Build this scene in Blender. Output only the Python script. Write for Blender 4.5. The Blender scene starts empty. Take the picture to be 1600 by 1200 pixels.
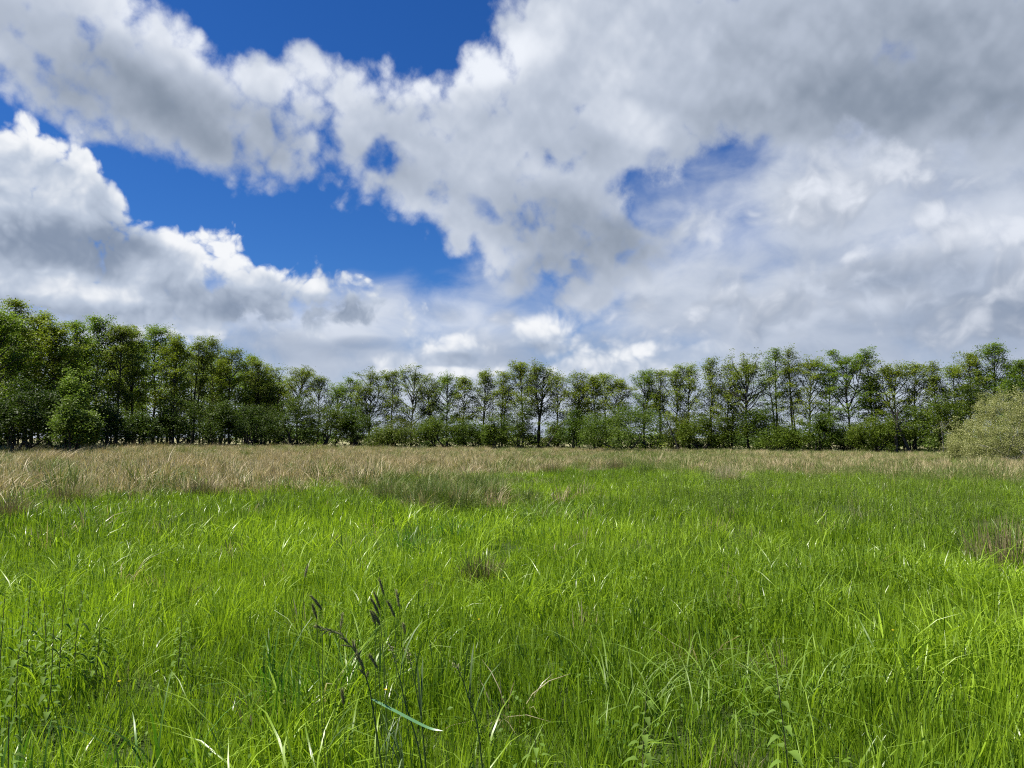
import bpy, math, random
import numpy as np
from mathutils import Vector, Matrix

R = math.radians
scene = bpy.context.scene
col = scene.collection
rng = np.random.default_rng(7)

# ---------------------------------------------------------------- camera
EYE = 1.65
FPX = 1208.0                       # focal length in pixels of the 1600 px wide photograph
PITCH = math.atan(84 / FPX)        # horizon lies 84 px under the middle of the picture
cam_d = bpy.data.cameras.new('camera')
cam = bpy.data.objects.new('camera', cam_d)
col.objects.link(cam)
cam.location = (0, 0, EYE)
cam.rotation_euler = (math.pi / 2 + PITCH, 0, 0)
cam_d.sensor_width = 36.0
cam_d.lens = 36.0 * FPX / 1600.0
cam_d.clip_start = 0.05
cam_d.clip_end = 6000
scene.camera = cam


def ray(px, py):
    """direction of a picture point (1600 x 1200) in the world"""
    x, y, z = (px - 800) / FPX, 1.0, (600 - py) / FPX
    c, s = math.cos(PITCH), math.sin(PITCH)
    v = Vector((x, y * c - z * s, y * s + z * c))
    return v.normalized()


def at(px, dist):
    """x, y on the ground in the direction of picture column px (horizontal), at depth dist along y"""
    v = ray(px, 684)
    return v.x / v.y * dist, dist


# ---------------------------------------------------------------- render settings
EXPO = 1.0
scene.render.engine = 'CYCLES'
scene.view_settings.view_transform = 'Standard'
scene.view_settings.look = 'None'
scene.view_settings.exposure = EXPO
scene.view_settings.gamma = 1.0
scene.cycles.use_denoising = False
scene.cycles.pixel_filter_type = 'BLACKMAN_HARRIS'
scene.cycles.filter_width = 1.15
scene.cycles.max_bounces = 6
scene.cycles.diffuse_bounces = 3
scene.cycles.transmission_bounces = 3
scene.cycles.glossy_bounces = 2
scene.cycles.transparent_max_bounces = 4
scene.cycles.use_adaptive_sampling = True
scene.cycles.adaptive_threshold = 0.015
scene.cycles.adaptive_min_samples = 12

SUN_EL, SUN_AZ = 58.0, -92.0      # azimuth measured from the view direction (+Y), clockwise
sd_ = bpy.data.lights.new('sun', 'SUN')
sd_.energy = 5.0
sd_.angle = R(0.53)
sd_.color = (1.0, 0.955, 0.88)
sun = bpy.data.objects.new('sun', sd_)
col.objects.link(sun)
sdir = Vector((math.sin(R(SUN_AZ)) * math.cos(R(SUN_EL)), math.cos(R(SUN_AZ)) * math.cos(R(SUN_EL)), math.sin(R(SUN_EL))))
sun.rotation_euler = sdir.to_track_quat('Z', 'Y').to_euler()
sun.location = (0, 0, 40)


# ---------------------------------------------------------------- node helper
class NT:
    """terse builder for shader and geometry node trees"""
    def __init__(self, tree):
        self.t = tree
        self.n = tree.nodes
        self.l = tree.links

    def new(self, kind, **kw):
        nd = self.n.new(kind)
        for k, v in kw.items():
            setattr(nd, k, v)
        return nd

    def put(self, sock, v):
        if hasattr(v, 'is_output'):
            self.l.new(v, sock)
        elif v is not None:
            sock.default_value = v

    def m(self, op, a, b=None, c=None, clamp=False):
        nd = self.new('ShaderNodeMath', operation=op, use_clamp=clamp)
        for s, v in zip(nd.inputs, (a, b, c)):
            self.put(s, v)
        return nd.outputs[0]

    def v(self, op, a, b=None, scale=None):
        nd = self.new('ShaderNodeVectorMath', operation=op)
        self.put(nd.inputs[0], a)
        if b is not None:
            self.put(nd.inputs[1], b)
        if scale is not None:
            self.put(nd.inputs['Scale'], scale)
        return nd.outputs['Value'] if op in ('LENGTH', 'DOT_PRODUCT', 'DISTANCE') else nd.outputs[0]

    def rng(self, x, a, b, c=0.0, d=1.0, kind='SMOOTHSTEP'):
        nd = self.new('ShaderNodeMapRange', interpolation_type=kind)
        self.put(nd.inputs[0], x)
        for i, q in enumerate((a, b, c, d)):
            self.put(nd.inputs[i + 1], q)
        return nd.outputs[0]

    def mix(self, f, a, b, blend='MIX'):
        nd = self.new('ShaderNodeMix', data_type='RGBA', blend_type=blend)
        self.put(nd.inputs[0], f)
        self.put(nd.inputs[6], a if hasattr(a, 'is_output') else (*a, 1)[:4])
        self.put(nd.inputs[7], b if hasattr(b, 'is_output') else (*b, 1)[:4])
        return nd.outputs[2]

    def noise(self, vec, scale, detail=5, rough=0.5, dim='2D', lac=2.0, w=None, out=0):
        nd = self.new('ShaderNodeTexNoise', noise_dimensions=dim)
        self.put(nd.inputs['Vector'], vec)
        nd.inputs['Scale'].default_value = scale
        nd.inputs['Detail'].default_value = detail
        nd.inputs['Roughness'].default_value = rough
        nd.inputs['Lacunarity'].default_value = lac
        return nd.outputs[out]

    def voro(self, vec, scale, detail=2, rough=0.5, smooth=0.4, feature='SMOOTH_F1'):
        nd = self.new('ShaderNodeTexVoronoi', voronoi_dimensions='2D', feature=feature)
        self.put(nd.inputs['Vector'], vec)
        nd.inputs['Scale'].default_value = scale
        nd.inputs['Detail'].default_value = detail
        nd.inputs['Roughness'].default_value = rough
        if feature == 'SMOOTH_F1':
            nd.inputs['Smoothness'].default_value = smooth
        return nd.outputs['Distance']
# ---------------------------------------------------------------- sky: daylight blue with broken cumulus
# Clouds are laid out by direction (azimuth, elevation) in units of 100 photograph pixels.
UNIT = 100.0 / FPX


def sky_uv(px, py):
    d = ray(px, py)
    return math.atan2(d.x, d.y) / UNIT, math.asin(d.z) / UNIT


world = bpy.data.worlds.new('World')
scene.world = world
world.use_nodes = True
world.node_tree.nodes.clear()
W = NT(world.node_tree)
wout = W.new('ShaderNodeOutputWorld')
bg = W.new('ShaderNodeBackground')
W.l.new(bg.outputs[0], wout.inputs[0])
tc = W.new('ShaderNodeTexCoord')
sep = W.new('ShaderNodeSeparateXYZ')
W.l.new(tc.outputs['Generated'], sep.inputs[0])
az = W.m('ARCTAN2', sep.outputs[0], sep.outputs[1])
el = W.m('ARCSINE', sep.outputs[2])
comb = W.new('ShaderNodeCombineXYZ')
W.l.new(W.m('MULTIPLY', az, 1 / UNIT), comb.inputs[0])
W.l.new(W.m('MULTIPLY', el, 1 / UNIT), comb.inputs[1])
comb.inputs[2].default_value = 1.0
P = comb.outputs[0]


def chain(T, p, acc, i):
    """every few spots, makes the next one wait for those before it, so that few values are alive at a time"""
    return p if acc is None or i % 5 else T.v('ADD', p, T.m('MULTIPLY', acc, 1e-6))


def radius2(T, p, b):
    px, py, rx, ry, deg = b[:5]
    u, v = sky_uv(px, py)
    c, s = math.cos(R(-deg)), math.sin(R(-deg))
    rx, ry = rx / 100, ry / 100
    x = T.v('DOT_PRODUCT', p, (c / rx, s / rx, -(u * c + v * s) / rx))
    y = T.v('DOT_PRODUCT', p, (-s / ry, c / ry, (u * s - v * c) / ry))
    return T.m('MULTIPLY_ADD', x, x, T.m('MULTIPLY', y, y))


def ellipse_field(T, p, blobs, k=0.25):
    """smooth union of ellipses (px, py, rx, ry, degrees) of direction: signed size in units, + inside"""
    acc = None
    for i, b in enumerate(blobs):
        p = chain(T, p, acc, i)
        size = min(b[2], b[3]) / 200
        s = T.m('MULTIPLY_ADD', radius2(T, p, b), -size, size)
        acc = s if acc is None else T.m('SMOOTH_MAX', acc, s, k)
    return acc


def soft_field(T, p, blobs):
    """sum of soft spots (px, py, rx, ry, degrees, weight)"""
    acc = None
    for i, b in enumerate(blobs):
        p = chain(T, p, acc, i)
        s = T.rng(radius2(T, p, b), 1.0, 0.0, 0.0, b[5])
        acc = s if acc is None else T.m('ADD', acc, s)
    return acc


def group(name, build):
    """node group Vector -> several floats"""
    g = bpy.data.node_groups.new(name, 'ShaderNodeTree')
    g.interface.new_socket('Vector', in_out='INPUT', socket_type='NodeSocketVector')
    T = NT(g)
    gi = T.new('NodeGroupInput')
    outs = build(T, gi.outputs[0])
    for i, _ in enumerate(outs):
        g.interface.new_socket('d%d' % i, in_out='OUTPUT', socket_type='NodeSocketFloat')
    go = T.new('NodeGroupOutput')
    for i, o in enumerate(outs):
        T.l.new(o, go.inputs[i])
    return g


def use(g, p):
    nd = W.new('ShaderNodeGroup')
    nd.node_tree = g
    W.put(nd.inputs[0], p)
    return nd.outputs


def warp(T, p, scale, amt, detail=2):
    n = T.noise(p, scale, detail, 0.5, out=1)
    return T.v('ADD', p, T.v('MULTIPLY', T.v('SUBTRACT', n, (0.5, 0.5, 0.5)), (amt, amt, 0)))


# --- near layer: the broad band across the sky and the grey mass at upper right
MAIN = [(690, 290, 140, 85, 25), (835, 335, 140, 95, 20), (430, 178, 110, 80, 20), (400, 222, 130, 46, 20), (470, 238, 90, 42, 15), (90, 105, 100, 70, 25), (950, 425, 80, 42, 10), (890, 415, 130, 80, 15), (612, 240, 110, 75, 5), (980, 330, 130, 80, 20), (0, 0, 190, 88, 25), (140, 70, 170, 98, 28), (270, 140, 150, 88, 32), (390, 188, 120, 62, 22), (510, 175, 100, 72, 5), (630, 185, 120, 75, 5),
        (750, 170, 120, 90, -15), (520, 255, 110, 44, 22), (600, 250, 120, 60, 10), (640, 300, 120, 50, 25), (730, 345, 100, 48, 35), (800, 395, 80, 48, 35), (850, 445, 60, 36, 10), (890, 425, 80, 40, 10),
        (800, 290, 150, 80, 20), (900, 330, 130, 80, 20), (960, 385, 110, 60, 20), (1010, 365, 90, 70, 35), (1035, 405, 60, 45, 0), (880, 80, 110, 110, 0), (960, 150, 200, 130, 0),
        (1010, 0, 180, 130, 0), (960, 235, 110, 50, -15), (1060, 200, 80, 40, -20), (1200, 80, 330, 130, 0), (1450, 100, 330, 130, 5), (1620, 150, 200, 90, 12),
        (1320, 170, 300, 50, -2), (1560, 225, 110, 35, 20)]
HOLES = [(594, 246, 40, 44, 20, 0.72), (626, 252, 36, 30, 0, 0.5), (1045, 292, 150, 70, -15, 0.72), (1015, 318, 90, 54, 40, 0.4), (918, 424, 44, 26, 20, 0.5), (1150, 272, 130, 44, -8, 0.5), (752, 324, 44, 28, 40, 0.42)]


def main_layer(T, p):
    q = warp(T, p, 0.7, 0.6)
    s = ellipse_field(T, q, MAIN, 0.25)
    mp = T.new('ShaderNodeMapping', vector_type='POINT')
    T.put(mp.inputs['Vector'], warp(T, p, 1.6, 0.12))
    mp.inputs['Rotation'].default_value = (0, 0, 0.62)
    q2 = mp.outputs[0]
    n = T.noise(q2, 0.9, 7, 0.57)
    n1 = T.noise(q2, 0.75, 4, 0.52)
    n2 = T.noise(T.v('ADD', q2, (-0.10, 0.15, 0)), 0.75, 3, 0.52)
    vb = T.voro(q2, 1.3, 2, 0.6, feature='F1')
    bump = T.m('ADD', T.m('MULTIPLY', T.m('SUBTRACT', n, 0.5), 1.1), T.m('MULTIPLY', T.m('SUBTRACT', 0.42, vb), 0.30))
    tone = T.m('ADD', T.m('MULTIPLY', T.m('SUBTRACT', n1, n2), 0.85), T.m('MULTIPLY', T.m('SUBTRACT', n, 0.5), 0.26))
    h = soft_field(T, warp(T, p, 2.2, 0.35, 3), HOLES)
    gap = T.rng(T.m('MULTIPLY', h, T.m('SUBTRACT', 2.5, T.m('MULTIPLY', n, 3.0))), 0.12, 0.95)
    return s, T.m('ADD', T.m('ADD', s, bump), 0.14), T.m('ADD', tone, T.m('MULTIPLY', T.m('SUBTRACT', 0.42, vb), 0.22)), gap


# --- far layer: the piled cumulus at left and the small puffs over the trees
HEAP = [(170, 390, 100, 66, 0), (60, 280, 100, 88, 5), (0, 318, 105, 92, 0), (138, 320, 64, 66, 0), (100, 365, 115, 80, 0), (-60, 340, 170, 120, 0),
        (250, 408, 88, 64, 20), (330, 415, 95, 62, 10), (150, 450, 300, 85, 0), (410, 450, 105, 54, 15), (490, 462, 115, 54, 10), (560, 476, 105, 42, 12),
        (320, 468, 290, 50, 4), (60, 430, 200, 80, 0)]
PUFF = [(708, 543, 60, 32, 0), (845, 522, 55, 40, 0), (885, 535, 45, 24, 0), (918, 566, 55, 26, 0), (985, 552, 34, 30, 0), (1020, 545, 40, 18, 0),
        (640, 575, 80, 22, 0), (720, 585, 90, 24, 0), (850, 583, 60, 16, 0), (1000, 580, 80, 22, 0), (1125, 552, 36, 18, 0)]


def heap_layer(T, p):
    q = warp(T, p, 1.1, 0.35)
    s = ellipse_field(T, q, HEAP, 0.12)
    s2 = ellipse_field(T, q, PUFF, 0.06)
    n = T.noise(q, 1.7, 6, 0.56)
    n1 = T.noise(q, 1.2, 4, 0.5)
    n2 = T.noise(T.v('ADD', q, (-0.05, 0.12, 0)), 1.2, 2, 0.5)
    vb = T.voro(T.v('ADD', q, T.v('SCALE', T.noise(p, 3.5, 2, 0.5, out=1), scale=0.16)), 2.2, 2, 0.6, feature='F1')
    bump = T.m('ADD', T.m('MULTIPLY', T.m('SUBTRACT', n, 0.5), 0.55), T.m('MULTIPLY', T.m('SUBTRACT', 0.45, vb), 0.22))
    a = T.m('MAXIMUM', T.m('ADD', T.m('ADD', s, bump), 0.0), T.m('ADD', T.m('ADD', s2, 0.05), T.m('MULTIPLY', bump, 0.42)))
    return T.m('MAXIMUM', s, s2), a, T.m('ADD', T.m('SUBTRACT', n1, n2), T.m('MULTIPLY', T.m('SUBTRACT', 0.45, vb), 0.42))


# --- veil: thin layered cloud low in the sky
VEIL = [(1160, 310, 150, 60, 0), (800, 560, 900, 110, 0), (1300, 480, 480, 150, -8), (1500, 380, 420, 170, 0), (1330, 300, 190, 130, -20), (1560, 560, 600, 160, 0),
        (1120, 400, 170, 100, -10), (200, 540, 500, 60, 0)]

# --- soft grey-white cumulus low at right
MID = [(1500, 365, 130, 50, 5), (1600, 380, 120, 60, 0), (1430, 430, 200, 50, 0), (1190, 425, 130, 30, -5), (1110, 470, 120, 45, 0), (1300, 480, 190, 50, 0), (960, 480, 110, 34, 0),
       (1560, 470, 200, 70, 0), (1290, 300, 110, 80, -20), (1400, 250, 160, 50, 0), (1540, 290, 150, 40, 10), (1130, 345, 110, 40, -10), (780, 500, 80, 16, 0), (440, 545, 130, 30, 8), (1000, 520, 140, 26, 0)]


def mid_layer(T, p):
    q = warp(T, p, 1.0, 0.6)
    s = ellipse_field(T, q, MID, 0.15)
    n = T.noise(q, 1.25, 7, 0.55)
    n2 = T.noise(T.v('ADD', q, (-0.10, 0.20, 0)), 1.25, 3, 0.5)
    vb = T.voro(q, 1.7, 2, 0.6, feature='F1')
    d = T.m('ADD', s, T.m('ADD', T.m('MULTIPLY', T.m('SUBTRACT', n, 0.5), 0.7), T.m('MULTIPLY', T.m('SUBTRACT', 0.42, vb), 0.25)))
    return d, T.m('ADD', T.m('SUBTRACT', n, n2), T.m('MULTIPLY', T.m('SUBTRACT', 0.42, vb), 0.3))


mainG, heapG, midG = group('cumulus_band', main_layer), group('cumulus_heap', heap_layer), group('cumulus_soft', mid_layer)
SUNV = (-0.16, 0.34, 0)

# blue
sky = W.new('ShaderNodeTexSky', sky_type='NISHITA', sun_disc=False)
sky.sun_elevation = R(SUN_EL)
sky.sun_rotation = R(SUN_AZ)
sky.altitude = 50
sky.air_density = 1.0
sky.dust_density = 0.2
sky.ozone_density = 4.0
SKY_STRENGTH = 0.10
hs = W.new('ShaderNodeHueSaturation')
W.put(hs.inputs['Color'], W.v('SCALE', sky.outputs[0], scale=SKY_STRENGTH))
hs.inputs['Saturation'].default_value = 1.25
hs.inputs['Value'].default_value = 0.9
blue = W.mix(1.0, hs.outputs[0], (0.50, 0.76, 1.15), 'MULTIPLY')


def gain(c, k):
    return tuple(x * k for x in c)


def cloud_ramp(t, lo, mid, hi):
    return W.mix(W.rng(t, 0.42, 1.12), W.mix(W.rng(t, -0.3, 0.62), lo, mid), hi)


# veil
pv = W.new('ShaderNodeMapping', vector_type='POINT')
W.put(pv.inputs['Vector'], P)
pv.inputs['Scale'].default_value = (0.62, 1.0, 1)
pvq = warp(W, pv.outputs[0], 0.8, 0.7)
vs = ellipse_field(W, warp(W, P, 0.6, 0.9), VEIL, 0.5)
vn = W.noise(pvq, 0.9, 7, 0.52)
vd = W.m('ADD', vs, W.m('MULTIPLY', W.m('SUBTRACT', vn, 0.5), 1.8))
va = W.rng(vd, -0.45, 0.75, 0.0, 0.97)
va = W.m('MAXIMUM', va, W.rng(el, 0.16, 0.05, 0.0, 0.96))
vn2 = W.noise(W.v('ADD', pvq, (-0.05, 0.2, 0)), 0.9, 4, 0.5)
vl = W.m('MULTIPLY', W.m('SUBTRACT', vn, vn2), 1.0)
vtone = W.m('ADD', W.m('ADD', 0.55, vl), W.m('MULTIPLY', W.m('SUBTRACT', W.noise(pvq, 0.33, 3, 0.5), 0.5), 0.9))
vtone = W.m('ADD', vtone, soft_field(W, P, [(1340, 260, 140, 110, 0, 0.25), (1500, 350, 150, 40, 0, 0.25), (1400, 470, 240, 50, 0, -0.15), (1520, 530, 260, 70, 0, -0.18),
                                            (1180, 420, 140, 40, 0, -0.18), (620, 500, 260, 50, 0, 0.25), (690, 488, 50, 20, 10, -0.45), (570, 535, 60, 14, 0, -0.3), (430, 540, 150, 35, 0, -0.3), (1150, 340, 150, 60, 0, 0.15),
                                            (800, 565, 360, 60, 0, -0.42), (1450, 430, 200, 45, 10, -0.15)]))
vcol = W.mix(W.rng(vtone, -0.2, 1.2), (0.31, 0.38, 0.51), (0.74, 0.79, 0.88))
c0 = W.mix(va, blue, vcol)
mi = use(midG, P)
mia = W.rng(mi[0], -0.08, 0.30, 0.0, 0.85)
mitone = W.m('ADD', 0.50, W.m('MULTIPLY', mi[1], 1.5))
mitone = W.m('ADD', mitone, soft_field(W, P, [(1480, 350, 140, 40, 5, 0.35), (1330, 270, 140, 90, -10, 0.3), (1600, 370, 110, 40, 0, 0.3), (1450, 430, 240, 34, 0, -0.18), (1540, 500, 260, 60, 0, -0.22),
                                              (1190, 420, 120, 24, -5, -0.3), (1300, 480, 220, 50, 0, -0.15), (1130, 345, 110, 40, 0, 0.25), (440, 545, 150, 40, 0, -0.1), (1120, 380, 60, 30, 0, 0.2), (1280, 400, 160, 20, -6, 0.2)]))
micol = W.mix(W.rng(mitone, -0.2, 1.1), (0.25, 0.31, 0.42), (0.80, 0.84, 0.92))
c1 = W.mix(mia, c0, micol)

# heap
hA = use(heapG, P)
ha = W.rng(hA[1], -0.02, 0.17)
hem = hA[2]
htone = W.m('ADD', 0.60, W.m('MULTIPLY', hem, 1.05))
htone = W.m('ADD', htone, W.rng(hA[1], 0.45, 0.0, 0.0, 0.22))
htone = W.m('ADD', htone, soft_field(W, P, [(110, 380, 150, 50, 0, -0.48), (30, 400, 170, 44, 0, -0.12), (420, 482, 210, 34, 4, -0.46), (180, 340, 45, 70, 0, -0.22),
                                            (560, 485, 100, 34, 10, -0.26), (110, 215, 90, 42, 25, 0.34), (185, 275, 40, 55, -20, 0.25), (25, 195, 60, 30, 0, 0.2), (325, 372, 80, 32, 10, 0.34), (400, 402, 60, 26, 25, 0.26), (465, 432, 60, 24, 15, 0.28), (235, 352, 60, 26, 25, 0.2), (60, 250, 110, 70, 0, 0.15), (330, 385, 110, 40, 20, 0.25), (110, 455, 110, 30, 0, 0.25), (150, 490, 260, 24, 0, -0.3),
                                            (845, 548, 70, 16, 0, -0.4), (708, 562, 70, 14, 0, -0.4), (845, 510, 60, 24, 0, 0.35), (708, 533, 60, 20, 0, 0.35), (918, 560, 60, 20, 0, 0.35), (1000, 548, 60, 20, 0, 0.3), (690, 582, 120, 12, 0, 0.3)]))
hcol = cloud_ramp(htone, (0.24, 0.30, 0.41), (0.52, 0.59, 0.71), (0.92, 0.94, 0.97))
c2 = W.mix(ha, c1, hcol)

# band
mA = use(mainG, P)
ma = W.m('MULTIPLY', W.rng(mA[1], -0.04, 0.36), W.m('SUBTRACT', 1.0, mA[3]))
mem = mA[2]
mtone = W.m('ADD', 0.52, mem)
mtone = W.m('ADD', mtone, W.rng(mA[1], 0.62, 0.05, 0.0, 0.26))
mtone = W.m('ADD', mtone, soft_field(W, P, [(150, 140, 260, 85, 24, -0.34), (360, 200, 220, 70, 25, -0.36), (230, 30, 150, 70, 30, 0.26), (350, 110, 90, 40, 30, 0.2), (30, 20, 90, 90, 0, 0.15), (500, 130, 110, 50, 0, 0.34), (640, 130, 90, 36, 0, 0.22), (770, 95, 90, 40, -20, 0.3), (840, 60, 60, 60, 0, 0.25),
                                            (700, 120, 180, 60, 0, 0.2), (880, 360, 170, 80, 20, -0.42), (1010, 370, 80, 60, 20, -0.25), (850, 440, 90, 50, 0, -0.3), (640, 280, 120, 50, 20, -0.12),
                                            (1400, 90, 420, 170, 0, -0.22), (1560, 80, 260, 200, 0, -0.10), (1250, 190, 280, 70, -6, -0.22), (1560, 200, 220, 80, 10, -0.14), (1000, 195, 110, 40, 15, 0.25),
                                            (960, 60, 160, 130, 0, 0.16), (1180, 70, 140, 90, 0, 0.05), (760, 230, 150, 40, 20, 0.1), (900, 230, 120, 50, 0, -0.12), (480, 210, 120, 40, 20, -0.1)]))
mcol = cloud_ramp(mtone, (0.22, 0.27, 0.35), (0.50, 0.56, 0.67), (0.86, 0.90, 0.97))
c3 = W.mix(ma, c2, mcol)

W.put(bg.inputs['Color'], c3)
bg.inputs['Strength'].default_value = 2 ** -EXPO
world.cycles.sampling_method = 'NONE'
# ---------------------------------------------------------------- terrain
def sstep(a, b, x):
    t = np.clip((np.asarray(x, float) - a) / (b - a), 0, 1)
    return t * t * (3 - 2 * t)


def ground(x, y):
    x = np.asarray(x, float)
    y = np.asarray(y, float)
    t = sstep(8, 75, y) * sstep(900, 200, y)
    z = -0.0068 * np.clip(x, -140, 140) * t
    z = z + 0.05 * np.sin(x * 0.9 + 1.3) * np.sin(y * 0.7 + x * 0.21) + 0.03 * np.sin(x * 2.1 + y * 1.3)
    return z


def gz(x, y):
    return float(ground(x, y))


# ---------------------------------------------------------------- mesh helpers
def mesh(name, v, q, mat, parent=None, tint=None, smooth=False, link=True, coll=None):
    """one mesh object from arrays: v (n,3), q (m,4) quads"""
    v = np.asarray(v, np.float32)
    q = np.asarray(q, np.int32)
    me = bpy.data.meshes.new(name)
    me.vertices.add(len(v))
    me.vertices.foreach_set('co', v.ravel())
    me.loops.add(q.size)
    me.loops.foreach_set('vertex_index', q.ravel())
    me.polygons.add(len(q))
    me.polygons.foreach_set('loop_start', np.arange(0, q.size, 4, dtype=np.int32))
    if smooth:
        me.polygons.foreach_set('use_smooth', np.ones(len(q), bool))
    if tint is not None:
        a = me.attributes.new('tint', 'FLOAT', 'FACE')
        a.data.foreach_set('value', np.asarray(tint, np.float32))
    me.update(calc_edges=True)
    me.materials.append(mat)
    o = bpy.data.objects.new(name, me)
    if coll is not None:
        coll.objects.link(o)
    elif link:
        col.objects.link(o)
    if parent is not None:
        o.parent = parent
    return o


class MB:
    """collects tubes, leaves and blades; build() links them as one mesh object"""
    def __init__(self):
        self.v, self.q, self.t, self.n = [], [], [], 0

    def add(self, v, q, t=None):
        self.v.append(np.asarray(v, np.float32))
        self.q.append(np.asarray(q, np.int32) + self.n)
        self.t.append(np.zeros(len(q), np.float32) if t is None else np.broadcast_to(np.asarray(t, np.float32), (len(q),)))
        self.n += len(v)

    def tube(self, pts, rad, sides=6, t=0.0):
        pts = np.asarray(pts, float)
        n = len(pts)
        rad = np.broadcast_to(np.asarray(rad, float), (n,))
        d = np.gradient(pts, axis=0)
        d /= np.linalg.norm(d, axis=1, keepdims=True) + 1e-9
        ref = np.array([0.31, 0.17, 0.93]) if abs(d[:, 2]).mean() < 0.8 else np.array([1.0, 0.13, 0.07])
        a = np.cross(d, ref)
        a /= np.linalg.norm(a, axis=1, keepdims=True) + 1e-9
        b = np.cross(d, a)
        th = np.arange(sides) * 2 * math.pi / sides
        ring = a[:, None] * np.cos(th)[None, :, None] + b[:, None] * np.sin(th)[None, :, None]
        v = (pts[:, None] + ring * rad[:, None, None]).reshape(-1, 3)
        i = np.arange(n - 1)[:, None] * sides
        j = np.arange(sides)[None]
        k = (j + 1) % sides
        q = np.stack([i + j, i + k, i + sides + k, i + sides + j], -1).reshape(-1, 4)
        self.add(v, q, t)

    def leaves(self, c, L, Wd, nrm_bias=0.6, r=rng, tint=None, droop=0.0):
        """rhombic leaves at points c; L, Wd arrays of length and width"""
        n = len(c)
        nr = r.normal(size=(n, 3))
        nr[:, 2] = np.abs(nr[:, 2]) + nrm_bias
        nr /= np.linalg.norm(nr, axis=1, keepdims=True)
        d = r.normal(size=(n, 3))
        d[:, 2] -= droop
        d -= nr * (d * nr).sum(1, keepdims=True)
        d /= np.linalg.norm(d, axis=1, keepdims=True) + 1e-9
        s = np.cross(nr, d)
        L = np.broadcast_to(L, (n,))[:, None]
        Wd = np.broadcast_to(Wd, (n,))[:, None]
        fold = nr * Wd * 0.18
        v = np.stack([c - d * L * 0.5, c + s * Wd * 0.5 + d * L * 0.05 + fold, c + d * L * 0.5, c - s * Wd * 0.5 + d * L * 0.05 + fold], 1).reshape(-1, 3)
        q = np.arange(4 * n).reshape(-1, 4)
        self.add(v, q, r.random(n) if tint is None else tint)

    def blades(self, base, yaw, H, bend, width, seg=4, tip=0.12, twist=None, t=None, lean=None, curl=1.6):
        """curved grass blades; bend = sideways reach of the tip as a fraction of H"""
        n = len(base)
        s = np.linspace(0, 1, seg + 1)[None, :]
        H = np.asarray(H)[:, None]
        bend = np.asarray(bend)[:, None]
        out = bend * H * s ** curl
        z = H * (s - np.minimum(0.45 * bend ** 1.2, 1.1) * s ** (curl + 1.2))
        dx, dy = np.cos(yaw)[:, None], np.sin(yaw)[:, None]
        p = np.stack([base[:, 0:1] + dx * out, base[:, 1:2] + dy * out, base[:, 2:3] + z], -1)
        tw = yaw + math.pi / 2 + (0 if twist is None else twist)
        wd = np.asarray(width)[:, None] * (np.array([0.55, 0.95, 1.0, 0.8, tip]) if seg == 4 else np.interp(s[0], [0, .3, .6, .85, 1], [0.55, 1, .9, .6, tip]))[None] * 0.5
        sx = (np.cos(tw)[:, None] * wd)
        sy = (np.sin(tw)[:, None] * wd)
        off = np.stack([sx, sy, np.zeros_like(sx)], -1)
        v = np.stack([p - off, p + off], 2).reshape(-1, 3)
        m = seg + 1
        i = (np.arange(n)[:, None] * m + np.arange(seg)[None]) * 2
        q = np.stack([i, i + 1, i + 3, i + 2], -1).reshape(-1, 4)
        tt = np.repeat(rng.random(n) if t is None else np.broadcast_to(t, (n,)), seg)
        self.add(v, q, tt)

    def build(self, name, mat, parent=None, smooth=False, **kw):
        return mesh(name, np.concatenate(self.v), np.concatenate(self.q), mat, parent, np.concatenate(self.t), smooth, **kw)


def tag(o, label=None, cat=None, group=None, kind=None):
    for k, v in (('label', label), ('category', cat), ('group', group), ('kind', kind)):
        if v:
            o[k] = v
    return o


def thing(name, label, cat, loc, group=None):
    o = bpy.data.objects.new(name, None)
    o.empty_display_size = 0.3
    col.objects.link(o)
    o.location = loc
    return tag(o, label, cat, group, 'thing')


# ---------------------------------------------------------------- materials
def material(name):
    m = bpy.data.materials.new(name)
    m.use_nodes = True
    m.node_tree.nodes.clear()
    T = NT(m.node_tree)
    return m, T, T.new('ShaderNodeOutputMaterial')


def attr(T, name, kind='GEOMETRY', out='Fac'):
    nd = T.new('ShaderNodeAttribute', attribute_name=name, attribute_type=kind)
    return nd.outputs[out]


def leafy(T, out, colr, rough=0.5, spec=0.3, trans=0.35, trans_gain=(1.1, 1.3, 0.6)):
    p = T.new('ShaderNodeBsdfPrincipled')
    T.put(p.inputs['Base Color'], colr)
    p.inputs['Roughness'].default_value = rough
    p.inputs['Specular IOR Level'].default_value = spec
    tr = T.new('ShaderNodeBsdfTranslucent')
    T.put(tr.inputs['Color'], T.mix(1.0, colr, trans_gain, 'MULTIPLY'))
    mx = T.new('ShaderNodeMixShader')
    mx.inputs[0].default_value = trans
    T.l.new(p.outputs[0], mx.inputs[1])
    T.l.new(tr.outputs[0], mx.inputs[2])
    T.l.new(mx.outputs[0], out.inputs[0])


def leaf_material(name, dark, light, **kw):
    m, T, out = material(name)
    oi = T.new('ShaderNodeObjectInfo')
    c = T.mix(attr(T, 'tint'), dark, light)
    c = T.mix(1.0, c, oi.outputs['Color'], 'MULTIPLY')
    leafy(T, out, c, **kw)
    return m


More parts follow.
